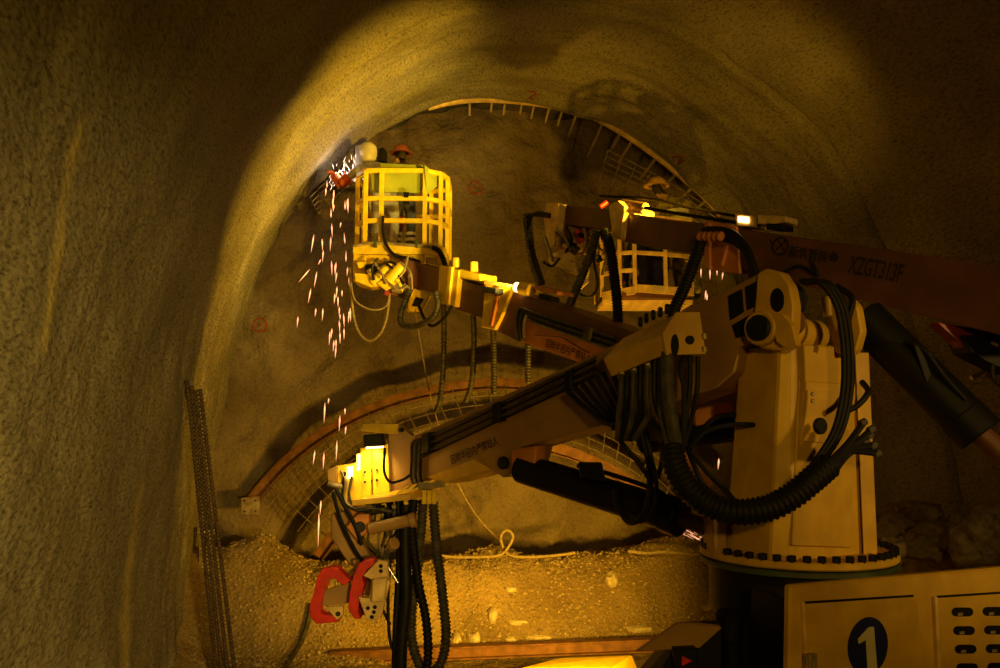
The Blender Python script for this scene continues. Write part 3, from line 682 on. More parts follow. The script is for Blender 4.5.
for k in range(3):
    tube('hose', px((800 + k * 2, 281 + k, 5.5), (820 + k * 4, 283, 5.42), (836 + k * 4, 305, 5.38), (843 + k * 4, 345, 5.36), (843 + k * 4, 390, 5.34), (834 + k * 4, 430, 5.3), (816 + k * 4, 460, 5.25), (800 + k * 3, 482, 5.2)), 0.018, M_BLACK, gb, 8, 40)
tube('hose', px((862, 382, 5.7), (868, 392, 5.6), (858, 405, 5.55), (845, 412, 5.5)), 0.02, M_BLACK, gb, 8, 16)
tube('hose', px((836, 286, 5.7), (852, 298, 5.6), (848, 320, 5.55), (846, 350, 5.5)), 0.022, M_BLACK, gb, 8, 16)
# ------------------------------------------------------------------ head of the lower boom
HD = 8.25; FHd = Fr.face(HD)
hd = gb
slab('head_body', FHd, [(388, 431), (398, 424), (412, 437), (426, 432), (428, 476), (412, 488), (390, 494)], 0.0, 0.35, M_BOOM, hd, 0.008)
slab('head_panel', FHd, [(360, 448), (371, 447), (371, 500), (360, 503)], -0.08, 0.2, M_BASK, hd, 0.006)
slab('head_panel', FHd, [(372, 446), (388, 444), (390, 494), (373, 500)], -0.05, 0.2, M_BASK, hd, 0.006)
slab('head_rib', FHd, [(356, 454), (361, 453), (361, 500), (357, 502)], -0.14, 0.1, M_BASK, hd, 0.004)
hull('lamp_hood', [FHd.pt(x, y, o_) for x, y, o_ in ((363, 424, -0.1), (398, 424, -0.1), (398, 434, -0.1), (361, 431, -0.22), (392, 434, -0.22), (364, 424, 0.2), (399, 424, 0.2), (399, 433, 0.2))], M_BASK, hd, 0.004)
cyl('hood_bolt', FHd.pt(400, 430, -0.12), FHd.pt(404, 430, -0.12), 0.02, M_BSTEEL, hd)
lp = slab('work_lamp', FHd, [(363, 435), (382, 434), (384, 446), (364, 447)], -0.26, -0.1, M_BSTEEL, hd, 0.01)
slab('lamp_lens', FHd, [(366, 447), (382, 446), (382, 448), (366, 449)], -0.24, -0.12, M_LENS, lp, 0)
hull('head_shelf', [FHd.pt(x, y, o_) for x, y, o_ in ((352, 500, -0.3), (410, 494, -0.3), (440, 484, 0.1), (352, 506, -0.3), (410, 500, -0.3), (440, 490, 0.1), (356, 498, 0.3), (430, 482, 0.3))], M_YEL, hd, 0.004)
for k in range(4):
    slab('shelf_rib', FHd, [(392 + k * 10, 497 - k * 3), (397 + k * 10, 496 - k * 3), (409 + k * 9, 486 - k * 2), (405 + k * 9, 486 - k * 2)], -0.29, -0.25, M_BASK, hd, 0.002)
lb = slab('side_box', FHd, [(337, 466), (355, 463), (356, 502), (338, 500)], -0.22, 0.05, M_BASK, hd, 0.006)
slab('side_box_flap', FHd, [(327, 470), (337, 465), (337, 482), (328, 482)], -0.24, -0.18, M_BOOM, hd, 0.004)
cyl('side_pipe', FHd.pt(328, 483, -0.26), FHd.pt(343, 487, -0.26), 0.028, M_STEEL, hd)
slab('work_lamp_lens', FHd, [(347, 467), (353, 466), (353, 478), (347, 479)], -0.232, -0.215, M_LENS, lb, 0.001)
slab('rib_lamp_lens', FHd, [(357, 455), (360, 454), (360, 470), (357, 471)], -0.152, -0.138, M_LENS, hd, 0.001)
for k in range(3):
    for j in range(2):
        q = FHd.pt(365 + k * 6, 472 + j * 10 - k, -0.085 if k == 0 else -0.055); cyl('bolt', q, q - FHd.n * 0.02, 0.012, M_BSTEEL, hd, seg=6)
for k, pts in enumerate([[(341, 470), (346, 482), (344, 497), (352, 507), (372, 506)], [(345, 472), (343, 488), (347, 505), (362, 511), (385, 506)], [(352, 476), (349, 495), (356, 507), (378, 509), (392, 512)], [(385, 448), (384, 470), (390, 482), (402, 480), (412, 474)],
                         [(336, 488), (344, 505), (350, 515), (357, 530), (362, 545)], [(333, 492), (338, 512), (345, 530), (356, 552), (366, 565)]]):
    tube('hose', [FHd.pt(x, y, -0.27) for x, y in pts], 0.014 if k < 4 else 0.02, [M_STEEL, M_BLACK, M_GREY, M_BLACK, M_BLACK, M_BLACK][k], hd, 6, 20)
for k in range(3):
    tube('hydraulic_pipe', [FHd.pt(418, 483 + k * 2.2, -0.3), FHd.pt(430, 484 + k * 2, -0.3), FHd.pt(446, 481 + k * 2, -0.3)], 0.012, M_STEEL, hd, 6, 8)
    cyl('pipe_fitting', FHd.pt(445, 481 + k * 2, -0.3), FHd.pt(449, 481 + k * 2, -0.3), 0.02, M_BASK, hd, seg=8)
for x in (424, 429, 434): cyl('hose_ferrule', FHd.pt(x, 490, -0.2), FHd.pt(x, 504, -0.2), 0.022, M_BASK, hd, seg=8)
hang = [(([(406, 498), (405, 540), (406, 600), (402, 640), (400, 690)]), 0.055, M_BLACK, 0), (([(398, 498), (399, 560), (396, 620), (394, 690)]), 0.03, M_BLACK, 0),
        (([(433, 502), (437, 550), (443, 600), (446, 635), (442, 660), (432, 672), (420, 665), (412, 640), (412, 610), (417, 570), (421, 530), (423, 500)]), 0.05, M_GREY, 90),
        (([(414, 500), (412, 530), (418, 580), (426, 620), (428, 655), (424, 690)]), 0.045, M_BLACK, 40), (([(392, 500), (390, 560), (388, 600), (390, 640), (398, 655), (406, 640)]), 0.016, M_BLACK, 0),
        (([(388, 506), (384, 540), (376, 558), (380, 600), (390, 625)]), 0.014, M_BLACK, 0), (([(395, 505), (391, 530), (388, 550), (378, 565)]), 0.014, M_GREY, 0), (([(400, 505), (396, 540), (386, 560)]), 0.013, M_GREY, 0)]
for k, (pts, r_, m_, rb) in enumerate(hang):
    tube('hanging_hose', [FHd.pt(x, y, -0.12 + 0.05 * (k % 3)) for x, y in pts], r_, m_, hd, 10, 30, rb, 0.18)
for k in range(9):
    x0 = 372 + k * 4.5; pts = [(x0, 503 + (k % 3)), (x0 + random.uniform(-5, 3), 520), (x0 - 4 + random.uniform(-6, 4), 540), (378 + random.uniform(-4, 8), 556 + k % 4)]
    tube('hose', [FHd.pt(x, y, -0.02 - 0.03 * (k % 3)) for x, y in pts], 0.012, (M_BLACK, M_GREY, M_STEEL)[k % 3], hd, 6, 18)
for k, (x, y) in enumerate(((362, 507), (372, 509), (382, 506), (392, 507), (404, 503))): cyl('pipe_fitting', FHd.pt(x, y, -0.25), FHd.pt(x + 4, y - 1, -0.25), 0.022, (M_BASK, M_STEEL)[k % 2], hd, seg=8)
# gripper
FG = Fr.face(8.1)
gr = thing('arch_gripper', 'red-jawed clamp gripper hanging below the lower boom head', 'gripper', P(350, 620, 8.1))
slab('gripper_arm', FG, [(331, 514), (343, 512), (364, 546), (373, 562), (361, 572), (349, 564), (331, 538)], 0.0, 0.22, M_BOOM, gr, 0.01)
slab('knuckle', FG, [(346, 527), (357, 514), (369, 514), (370, 530), (357, 541)], -0.1, 0.1, M_ORNG, gr, 0.01)
cyl('knuckle_pin', FG.pt(360, 527, -0.13), FG.pt(360, 527, -0.08), 0.05, M_BSTEEL, gr)
slab('knuckle_block', FG, [(362, 504), (386, 501), (392, 512), (368, 516)], -0.06, 0.15, M_BSTEEL, gr, 0.01)
cyl('gripper_cylinder', FG.pt(369, 529, -0.15), FG.pt(412, 520, -0.2), 0.055, M_BOOM, gr); cyl('cylinder_end', FG.pt(409, 521, -0.2), FG.pt(416, 519, -0.2), 0.068, M_BOOM, gr)
J1 = [(310, 617), (309, 607), (313, 595), (317, 577), (322, 569), (331, 567), (338, 568), (350, 581), (344, 586), (334, 577), (328, 578), (324, 592), (320, 604), (319, 613), (324, 616), (338, 615), (339, 622), (316, 624)]
slab('jaw', FG, J1, -0.22, -0.08, M_RED, gr, 0.008)
J2 = [(348, 609), (350, 592), (353, 576), (358, 565), (365, 560), (374, 559), (374, 565), (366, 569), (361, 577), (364, 584), (362, 594), (358, 601), (357, 611), (361, 619), (354, 619)]
slab('jaw', FG, J2, -0.30, -0.12, M_RED, gr, 0.008)
slab('jaw_plate', FG, [(324, 590), (351, 582), (350, 603), (322, 606)], -0.16, -0.13, M_BOOM, gr, 0.004)
slab('jaw_tooth', FG, [(325, 607), (343, 606), (343, 615), (337, 620)], -0.25, -0.2, M_PALE, gr, 0.004)
cyl('tooth_bolt', FG.pt(338, 614, -0.27), FG.pt(338, 614, -0.24), 0.022, M_BSTEEL, gr)
gp = slab('jaw_carrier', FG, [(363, 576), (378, 561), (388, 562), (387, 579), (390, 582), (383, 609), (380, 620), (367, 621), (358, 597), (370, 599), (372, 579)], -0.34, -0.24, M_PALE, gr, 0.006)
slab('carrier_box', FG, [(372, 580), (387, 578), (384, 602), (371, 603)], -0.42, -0.32, M_PALE, gr, 0.012)
for x, y in ((381, 566), (381, 571), (375, 607), (374, 612), (372, 617), (368, 608)):
    q = FG.pt(x, y, -0.34); cyl('bolt', q + FG.n * 0.01, q - FG.n * 0.012, 0.018, M_BSTEEL, gp, seg=8)
cyl('jaw_cylinder', FG.pt(342, 584, -0.05), FG.pt(368, 560, -0.05), 0.04, M_STEEL, gr)
slab('jaw_mount', FG, [(352, 560), (372, 560), (380, 612), (360, 616)], -0.12, 0.05, M_BOOM, gr, 0.01)
cyl('side_link', FG.pt(386, 563, -0.2), FG.pt(398, 583, -0.2), 0.014, M_CHROME, gr)
cyl('jaw_roller', FG.pt(391, 545, -0.2), FG.pt(395, 543, -0.25), 0.055, M_BOOM, gr)
# ------------------------------------------------------------------ middle boom (carries the left basket)
F2 = Fr.along((620, 345, 8.4), (430, 280, 10.9))
mb = thing('basket_boom', 'brown telescopic middle boom with yellow flanges behind the lower boom', 'boom', F2.pt(540, 330))
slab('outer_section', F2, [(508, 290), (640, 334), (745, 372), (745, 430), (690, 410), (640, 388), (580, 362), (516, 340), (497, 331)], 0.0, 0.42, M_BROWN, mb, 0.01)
slab('side_panel', F2, [(527, 318), (537, 320), (606, 344), (640, 362), (640, 386), (578, 362), (521, 341)], -0.03, 0.0, M_ORNG, mb, 0.004)
text('warning_text', '回转半径内严禁站人', F2, (545, 347), (590, 363), -0.034, M_INK, mb, hpx=9)
tube('panel_bead', [F2.pt(x, y, -0.035) for x, y in ((535, 336), (550, 337), (562, 338), (572, 344), (590, 354))], 0.012, M_BROWN, mb, 6, 16)
slab('middle_section', F2, [(456, 279), (487, 287), (482, 318), (455, 309)], 0.03, 0.36, M_BROWN, mb, 0.008)
slab('inner_section', F2, [(412, 262), (443, 270), (440, 296), (410, 286)], 0.06, 0.32, M_BROWN, mb, 0.008)
slab('flange', F2, [(439, 265), (459, 270), (455, 307), (437, 302)], -0.04, 0.4, M_BASK, mb, 0.01)
slab('flange_rib', F2, [(449, 266), (452, 267), (448, 304), (445, 303)], -0.07, -0.03, M_BASK, mb, 0.003)
slab('flange', F2, [(485, 281), (512, 287), (500, 318), (494, 330), (481, 327)], -0.05, 0.46, M_BASK, mb, 0.01)
slab('flange_rib', F2, [(497, 285), (500, 286), (491, 326), (488, 325)], -0.08, -0.04, M_ORNG, mb, 0.003)
slab('top_block', F2, [(460, 269), (480, 274), (480, 282), (459, 278)], -0.02, 0.25, M_BASK, mb, 0.008)
for x, y in ((456, 262), (474, 266)): cyl('lifting_lug', F2.pt(x, y + 6, 0.05), F2.pt(x, y - 4, 0.05), 0.05, M_YEL, mb)
cyl('lamp_housing', F2.pt(521, 288, -0.05), F2.pt(532, 290, -0.05), 0.075, M_BASK, mb); cyl('lamp_lens', F2.pt(516, 287, -0.05), F2.pt(521, 288, -0.05), 0.055, M_LENS, mb)
slab('lamp_plate', F2, [(534, 285), (557, 291), (557, 295), (534, 289)], -0.15, 0.1, M_ORNG, mb, 0.003)
for pl in ([(482, 286), (496, 288), (496, 294), (482, 292)], [(538, 293), (552, 297), (552, 303), (538, 299)]): slab('work_lamp', F2, pl, -0.18, -0.06, M_BSTEEL, mb, 0.01)
slab('lamp_bracket', F2, [(484, 280), (508, 284), (508, 287), (484, 284)], -0.14, 0.1, M_ORNG, mb, 0.003)
for k in range(5):
    tube('hydraulic_pipe', [F2.pt(520 + k, 342 - k, -0.05), F2.pt(517 + k * 1.6, 325, -0.06), F2.pt(519 + k * 2, 309 + k, -0.06), F2.pt(532, 312 + k * 2.2, -0.06), F2.pt(560, 321 + k * 2.6, -0.06), F2.pt(615, 338 + k * 3, -0.06)], 0.018, M_BSTEEL if k % 2 else M_GREY, mb, 6, 30)
slab('pipe_clamp', F2, [(584, 326), (590, 328), (588, 340), (582, 338)], -0.12, -0.02, M_GREY, mb, 0.003)
for k, (pts, rb) in enumerate([([(443, 300), (444, 330), (443, 370), (440, 400), (436, 412)], 32), ([(473, 315), (474, 340), (472, 380), (466, 402)], 30), ([(493, 329), (494, 360), (494, 394)], 22), ([(528, 342), (528, 362), (528, 384)], 14)]):
    tube('hanging_hose', [F2.pt(x, y, 0.1) for x, y in pts], 0.038, M_GREY, mb, 8, 20, rb, 0.2)
tube('hanging_hose', [F2.pt(x, y, -0.1) for x, y in ((410, 290), (401, 312), (402, 324), (416, 326), (432, 318), (438, 305), (436, 292))], 0.042, M_GREY, mb, 8, 20, 34, 0.18)
tube('hose', [F2.pt(x, y, -0.08) for x, y in ((418, 304), (424, 318), (432, 326), (444, 318), (452, 306))], 0.02, M_BLACK, mb, 8, 16)
slab('base_bracket', Fr.face(6.9), [(694, 408), (733, 402), (733, 420), (696, 426)], 0, 0.25, M_ORNG, mb, 0.006)
for x in (706, 724): q = P(x, 413, 6.88); cyl('bracket_hole', q, q + FH * 0.04, 0.045, M_BSTEEL, mb)
cyl('base_cylinder', P(640, 440, 7.2), P(745, 425, 6.8), 0.12, M_BSTEEL, mb)
# rotator head under the left basket
rh = thing('basket_rotator', 'cluster of yellow hydraulic rotator parts under the left basket', 'rotator', P(395, 292, 11.3))
FR_ = Fr.face(11.25)
slab('rotator_block', FR_, [(399, 258), (420, 262), (418, 288), (398, 284)], -0.1, 0.3, M_BROWN, rh, 0.01)
slab('rotator_plate', FR_, [(414, 288), (430, 294), (420, 312), (406, 310), (410, 296)], -0.12, 0.1, M_BASK, rh, 0.008)
slab('plate_window', FR_, [(416, 297), (424, 299), (419, 307), (412, 306)], -0.13, -0.1, M_BSTEEL, rh, 0.002)
cyl('rotator_arm', FR_.pt(372, 284, -0.1), FR_.pt(392, 264, -0.1), 0.075, M_BASK, rh); cyl('rotator_arm', FR_.pt(388, 282, -0.15), FR_.pt(402, 266, -0.15), 0.085, M_BASK, rh)
cyl('rotator_motor', FR_.pt(366, 270, -0.08), FR_.pt(378, 268, -0.08), 0.075, M_BSTEEL, rh); slab('rotator_block', FR_, [(356, 262), (372, 261), (374, 266), (358, 268)], -0.12, 0.1, M_BASK, rh, 0.008)
slab('rotator_block', FR_, [(354, 273), (372, 274), (384, 286), (370, 287), (355, 281)], -0.14, 0.15, M_BASK, rh, 0.008)
slab('rotator_block', FR_, [(392, 281), (406, 283), (406, 294), (391, 292)], -0.18, 0.1, M_STEEL, rh, 0.012)
hull('rotator_foot', [FR_.pt(x, y, o_) for x, y in ((382, 288), (412, 296), (410, 301), (384, 292)) for o_ in (-0.1, 0.1)], M_BROWN, rh, 0.006)
cyl('rotator_pin', FR_.pt(387, 293, -0.14), FR_.pt(387, 293, 0), 0.04, M_MAROON, rh)
for k, pts in enumerate([[(374, 262), (381, 272), (386, 284)], [(384, 262), (394, 270), (404, 284)], [(400, 262), (410, 272), (412, 290)], [(376, 268), (390, 262), (404, 270)], [(390, 284), (398, 290), (408, 286)], [(378, 258), (372, 268), (374, 280)], [(408, 256), (404, 270), (396, 282)]]):
    tube('hose', [FR_.pt(x, y, -0.2) for x, y in pts], 0.018, M_BLACK if k % 2 else M_STEEL, rh, 6, 14)
for k in range(12):
    x = random.uniform(360, 414); y = random.uniform(258, 292); a = random.uniform(0, 6.28); l = random.uniform(3, 6)
    cyl('fitting', FR_.pt(x, y, -0.16), FR_.pt(x + l * math.cos(a), y + l * math.sin(a), -0.2), random.uniform(0.018, 0.036), (M_BASK, M_BSTEEL, M_STEEL, M_BASK)[k % 4], rh, seg=8)
hull('rotator_link', [FR_.pt(x, y, o_) for x, y in ((376, 283), (390, 276), (398, 284), (386, 291)) for o_ in (-0.18, -0.02)], M_BASK, rh, 0.01)
# ------------------------------------------------------------------ left basket
def basket(root, front, back, ztop, zmid, zlow, zdeck, lowseg, m, pw):
    """front/back: plan points; posts at each, rails round all"""
    loop = front + back[::-1]
    for q in loop: bar('post', q + Z * zdeck, q + Z * ztop, pw, pw, m, root, FH)
    nf = len(front)
    for zz in (ztop, zmid, zlow):
        for k, (a, b) in enumerate(zip(loop, loop[1:] + loop[:1])):
            if zz == zlow and not (k < nf - 1 and (lowseg is None or k in lowseg)): continue
            bar('rail', a + Z * zz, b + Z * zz, pw, pw, m, root)
    return loop
bk = thing('work_basket', 'bright yellow basket with green boards where two men weld', 'work basket', P(400, 284, 11.6))
BD = 11.35
zr = lambda y, d: P(400, y, d).z
fpts = [P(356, 300, 11.62), P(364, 300, BD), P(380, 300, BD - 0.02), P(424, 300, BD), P(440, 300, 11.5), P(447, 300, 11.75)]
fpts = [Vector((p.x, p.y, 0)) for p in fpts]
bpts = [fpts[0] + FH * 0.55, fpts[1] + FH * 1.0, fpts[3] + FH * 1.05, fpts[5] + FH * 0.55]
ZD = zr(246, BD)
basket(bk, fpts, bpts, zr(167, BD), zr(196, BD), zr(219, BD), ZD, None, M_BASK, 0.058)
lp_ = fpts + bpts[::-1]
obj('deck', prism([p + Z * (ZD - 0.05) for p in lp_], Z * 0.07), M_BASK, bk, bevel=0.004)
FBs = Fr(fpts[1], FH)
slab('toe_board', FBs, [(353, 245), (364, 243), (424, 244), (447, 248), (447, 256), (424, 254), (364, 254), (353, 254)], -0.04, 0.0, M_BASK, bk, 0.004)
slab('under_frame', FBs, [(353, 254), (366, 255), (366, 285), (353, 281)], -0.02, 0.5, M_BASK, bk, 0.008)
slab('under_frame', FBs, [(424, 254), (447, 256), (446, 268), (438, 271), (425, 262)], 0.0, 0.5, M_BASK, bk, 0.008)
slab('under_plate', FBs, [(366, 255), (424, 254), (424, 262), (366, 264)], 0.05, 0.12, M_BASK, bk, 0.004)
slab('grip_plate', FBs, [(426, 257), (437, 258), (437, 265), (426, 262)], -0.03, 0.0, M_BOOM, bk, 0.002)
slab('green_board', FBs, [(380, 163), (423, 165), (422, 193), (384, 192)], 0.05, 0.08, M_GREEN, bk, 0.003)
slab('green_board', Fr.along((425, 180, 11.4), (441, 180, 11.7)), [(425, 165), (440, 177), (440, 184), (427, 195)], 0.03, 0.05, M_GREEN, bk, 0.003)
slab('green_board', FBs, [(370, 168), (378, 168), (378, 193), (372, 190)], 0.05, 0.08, M_GREEN, bk, 0.003)
slab('rail_bracket', FBs, [(403, 192), (409, 192), (408, 197), (404, 197)], -0.07, -0.03, M_BSTEEL, bk, 0.002)
tube('control_cable', [FBs.pt(x, y, -0.08) for x, y in ((354, 246), (372, 243), (395, 244), (420, 246), (434, 247), (441, 256), (445, 268))], 0.022, M_STEEL, bk, 6, 24)
tube('control_cable', [FBs.pt(x, y, -0.1) for x, y in ((383, 216), (383, 232), (387, 246), (396, 256), (408, 258), (420, 262))], 0.022, M_BLACK, bk, 6, 24)
tube('control_hose', [FBs.pt(x, y, -0.1) for x, y in ((432, 247), (438, 250), (443, 258), (446, 268))], 0.035, M_BLACK, bk, 8, 12, 10)
for x in (374, 415): slab('cable_clip', FBs, [(x, 240), (x + 2.5, 240), (x + 2.5, 247), (x, 247)], -0.11, -0.05, M_DKGREEN, bk, 0.002)
tube('white_cable', [FBs.pt(x, y, 0.1) for x, y in ((371, 190), (370, 205), (374, 222), (372, 232), (376, 241))], 0.014, M_WSUIT, bk, 6, 16)
# loose cables below the basket
def cable(name, label, pts, r_, m_, n=40):
    return tag(tube(name, px(*pts), r_, m_, None, 8, n), label, 'cable')
cable('hanging_cable', 'long pale cable hanging in a loop below the left basket', [(350, 268, 11.4), (351, 290, 11.3), (354, 318, 11.3), (360, 334, 11.3), (370, 341, 11.3), (380, 334, 11.3), (386, 320, 11.3), (389, 302, 11.3), (389, 294, 11.25)], 0.018, M_ROPE)
cable('hanging_cable', 'short pale cable sagging inside the longer loop below the left basket', [(350, 275, 11.35), (354, 298, 11.25), (364, 307, 11.25), (376, 310, 11.25), (386, 306, 11.25), (390, 294, 11.2)], 0.012, M_ROPE)
cable('tag_line', 'thin pale rope hanging from the middle boom down to the bank', [(415, 309, 11.0), (420, 340, 11.0), (428, 385, 11.0), (437, 420, 11.05), (450, 462, 11.2), (462, 492, 11.35), (480, 520, 11.6), (500, 541, 11.75)], 0.008, M_ROPE)
gh = ground_hit(440, 556); 
wp = [(434, 555), (455, 557), (480, 557), (500, 555), (509, 546), (513, 536), (507, 530), (501, 536), (503, 547), (510, 555), (525, 557), (550, 556), (575, 553)]
tag(tube('white_hose', [P(x, y, 11.35 + 0.02 * k) for k, (x, y) in enumerate(wp)], 0.019, M_ROPE, None, 8, 80), 'pale hose with one upright loop lying along the bank crest', 'hose')
tag(tube('white_hose', [P(x, y, 11.75) for x, y in ((628, 551), (645, 553), (665, 552), (690, 554), (712, 555))], 0.022, M_ROPE, None, 8, 30), 'straight pale hose on the bank crest beside the turret', 'hose')
tag(tube('ground_cable', [ground_hit(x, y) + Z * 0.04 + FH * -0.05 for x, y in ((312, 606), (308, 628), (300, 648), (284, 674))], 0.03, M_GREY, None, 8, 24), 'grey cable trailing down beside the left red jaw', 'cable')
# ------------------------------------------------------------------ upper right boom
F3 = Fr.along((1000, 300, 6.2), (560, 215, 9.9))
ub = thing('upper_boom', 'long dark brown upper boom lettered XZGT313F crossing behind the turret', 'boom', F3.pt(850, 270))
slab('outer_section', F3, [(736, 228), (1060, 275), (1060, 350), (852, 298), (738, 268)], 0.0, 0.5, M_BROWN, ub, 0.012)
slab('flange', F3, [(706, 220), (737, 226), (740, 274), (712, 270), (707, 262)], -0.02, 0.46, M_ORNG, ub, 0.01)
slab('flange_rib', F3, [(704, 221), (709, 222), (710, 269), (704, 266)], -0.06, 0.48, M_ORNG, ub, 0.006)
slab('flange_rib', F3, [(724, 245), (727, 245), (722, 266), (719, 266)], -0.05, -0.01, M_ORNG, ub, 0.004)
slab('middle_section', F3, [(626, 213), (708, 224), (706, 256), (624, 242)], 0.03, 0.42, M_BROWN, ub, 0.01)
slab('inner_section', F3, [(556, 204), (612, 210), (610, 230), (553, 223)], 0.06, 0.36, M_BROWN, ub, 0.008)
slab('flange', F3, [(608, 205), (618, 200), (625, 206), (621, 239), (612, 238)], -0.04, 0.45, M_PALE, ub, 0.01)
slab('end_flange', F3, [(546, 203), (559, 203), (556, 225), (554, 246), (547, 248), (543, 217)], -0.06, 0.4, M_PALE, ub, 0.01)
cyl('top_cylinder', F3.pt(622, 205, 0.1), F3.pt(646, 209, 0.1), 0.065, M_BOOM, ub)
tube('top_pipe', [F3.pt(x, y, 0.05) for x, y in ((645, 208), (680, 214), (720, 220), (760, 226))], 0.02, M_BLACK, ub, 6, 14)
tube('top_pipe', [F3.pt(x, y, 0.2) for x, y in ((600, 196), (650, 199), (690, 208), (735, 216))], 0.016, M_BLACK, ub, 6, 14)
slab('lamp_block', F3, [(734, 213), (752, 215), (754, 227), (736, 226)], -0.02, 0.2, M_PALE, ub, 0.01)
slab('lamp_lens', F3, [(738, 216), (748, 217), (748, 223), (738, 222)], -0.035, -0.018, M_LENS, ub, 0)
slab('lamp_block', F3, [(757, 214), (786, 216), (786, 222), (772, 224), (757, 224)], 0.0, 0.2, M_PALE, ub, 0.01)
slab('work_lamp', F3, [(766, 223), (784, 224), (784, 230), (766, 229)], -0.06, 0.1, M_BSTEEL, ub, 0.006)
text('company_text', '新筑智装', F3, (788, 257), (826, 263), -0.006, M_INK, ub, hpx=12)
text('model_text', 'XZGT313F', F3, (847, 273), (900, 283), -0.006, M_INK, ub, hpx=18)
obj('logo_ring', ring_bm(F3.pt(780, 246, -0.004), F3.n, 0.085, 0.068, 0.003, 28), M_INK, ub)
text('logo_letters', 'YX', F3, (767, 249), (785, 251), -0.008, M_INK, ub, hpx=10)
slab('logo_mark', F3, [(829, 256), (834, 251), (839, 257), (836, 262), (830, 260)], -0.006, -0.004, M_INK, ub, 0)
# its hoses
for k, (pts, r_, rb, m_) in enumerate([([(527, 214), (529, 235), (533, 262), (541, 284)], 0.055, 26, M_GREY), ([(597, 230), (593, 245), (585, 268), (575, 292), (569, 306)], 0.055, 30, M_GREY), ([(604, 230), (610, 248), (614, 275), (617, 300), (618, 322)], 0.058, 34, M_BLACK)]):
    tube('hanging_hose', [F3.pt(x, y, -0.12) for x, y in pts], r_, m_, ub, 10, 20, rb, 0.18)
for k in range(4):
    tube('hose', [F3.pt(x, y, -0.15) for x, y in ((550, 214 + k), (536 - k * 3, 213 + k), (528 - k, 228), (531 + k * 2, 262), (541 + k, 284))], 0.015, M_BLACK, ub, 6, 20)
    tube('hose', [F3.pt(x, y, -0.2) for x, y in ((752 + k * 2, 278), (748, 256 - k * 2), (735, 243 - k * 3), (716, 238 - k * 3), (700, 240 - k * 2), (690 + k, 268), (678 + k, 298), (668 + k * 2, 322))], 0.028, M_BLACK, ub, 8, 36)
tube('corrugated_conduit', [F3.pt(x, y, -0.25) for x, y in ((701, 240), (694, 262), (684, 288), (672, 314))], 0.062, M_BLACK, ub, 10, 20, 26, 0.14)
for k in range(5): cyl('hose_ferrule', F3.pt(699 + k * 5, 236, -0.3), F3.pt(702 + k * 5, 236.5, -0.3), 0.045, M_ORNG, ub, seg=10)
tube('hose', [F3.pt(x, y, -0.05) for x, y in ((784, 272), (800, 266), (818, 276), (812, 262), (815, 252))], 0.016, M_BLACK, ub, 6, 20)
# lift cylinder of the upper boom
cA_ = P(862, 316, 6.35); cB_ = P(978, 432, 5.9); ax = (cB_ - cA_).normalized()
cyl('lift_cylinder_barrel', cA_, cB_, 0.155, M_BSTEEL, ub, seg=28); cyl('lift_cylinder_head', cB_ - ax * 0.16, cB_ + ax * 0.03, 0.162, M_BSTEEL, ub, seg=28)
cyl('lift_cylinder_rod', cB_, P(1040, 488, 5.7), 0.075, M_BROWN, ub, seg=20)
hull('valve_block', [P(x, y, d) for x, y in ((912, 342), (932, 352), (944, 378), (926, 384)) for d in (5.95, 6.2)], M_BSTEEL, ub, 0.01)
tube('cylinder_pipe', px((905, 340, 6.0), (925, 352, 5.95), (945, 378, 5.9), (965, 400, 5.85)), 0.018, M_BSTEEL, ub, 6, 16)
# red bracket right of it
rb_ = thing('red_bracket', 'dark red bracket with a black case under the upper boom at the right edge', 'bracket', P(975, 345, 6.6))
FRb = Fr.face(6.5)
slab('bracket_plate', FRb, [(936, 322), (1010, 334), (1012, 346), (968, 352), (958, 340)], 0, 0.15, M_MAROON, rb_, 0.006)
slab('black_case', FRb, [(962, 335), (1012, 335), (1012, 374), (985, 360), (970, 352)], -0.05, 0.2, M_BSTEEL, rb_, 0.01)
slab('case_label', FRb, [(992, 340), (999, 343), (998, 347), (991, 344)], -0.056, -0.05, M_STEEL, rb_, 0)
tube('cable', [FRb.pt(x, y, -0.03) for x, y in ((993, 362), (993, 376), (1000, 384), (1010, 382))], 0.018, M_BLACK, rb_, 6, 12)
# gripper of the upper boom
F3g = Fr.face(9.75)
ug = thing('hydraulic_gripper', 'pale yellow gripper with red fittings under the tip of the upper boom', 'gripper', P(575, 285, 9.75))
slab('gripper_plate', F3g, [(558, 250), (574, 251), (578, 274), (552, 264), (548, 258)], -0.05, 0.05, M_PALE, ug, 0.008)
slab('gripper_plate', F3g, [(590, 266), (589, 282), (579, 291), (580, 276)], -0.05, 0.05, M_PALE, ug, 0.008)
slab('gripper_mount', F3g, [(560, 224), (600, 230), (596, 250), (574, 252), (560, 244)], 0.05, 0.3, M_BOOM, ug, 0.01)
cyl('gripper_motor', F3g.pt(562, 240, -0.1), F3g.pt(578, 252, -0.1), 0.055, M_GREY, ug); cyl('gripper_motor', F3g.pt(584, 242, -0.1), F3g.pt(598, 250, -0.1), 0.06, M_PALE, ug)
cyl('red_fitting', F3g.pt(577, 230, -0.1), F3g.pt(583, 242, -0.1), 0.04, M_RED, ug); cyl('red_fitting', F3g.pt(600, 207, 0.1), F3g.pt(607, 202, 0.1), 0.03, M_RED, ug)
cyl('link_rod', F3g.pt(545, 236, -0.05), F3g.pt(553, 262, -0.05), 0.018, M_CHROME, ug, seg=8)
cyl('link_rod', F3g.pt(557, 264, 0.0), F3g.pt(572, 291, 0.0), 0.014, M_STEEL, ug, seg=8)
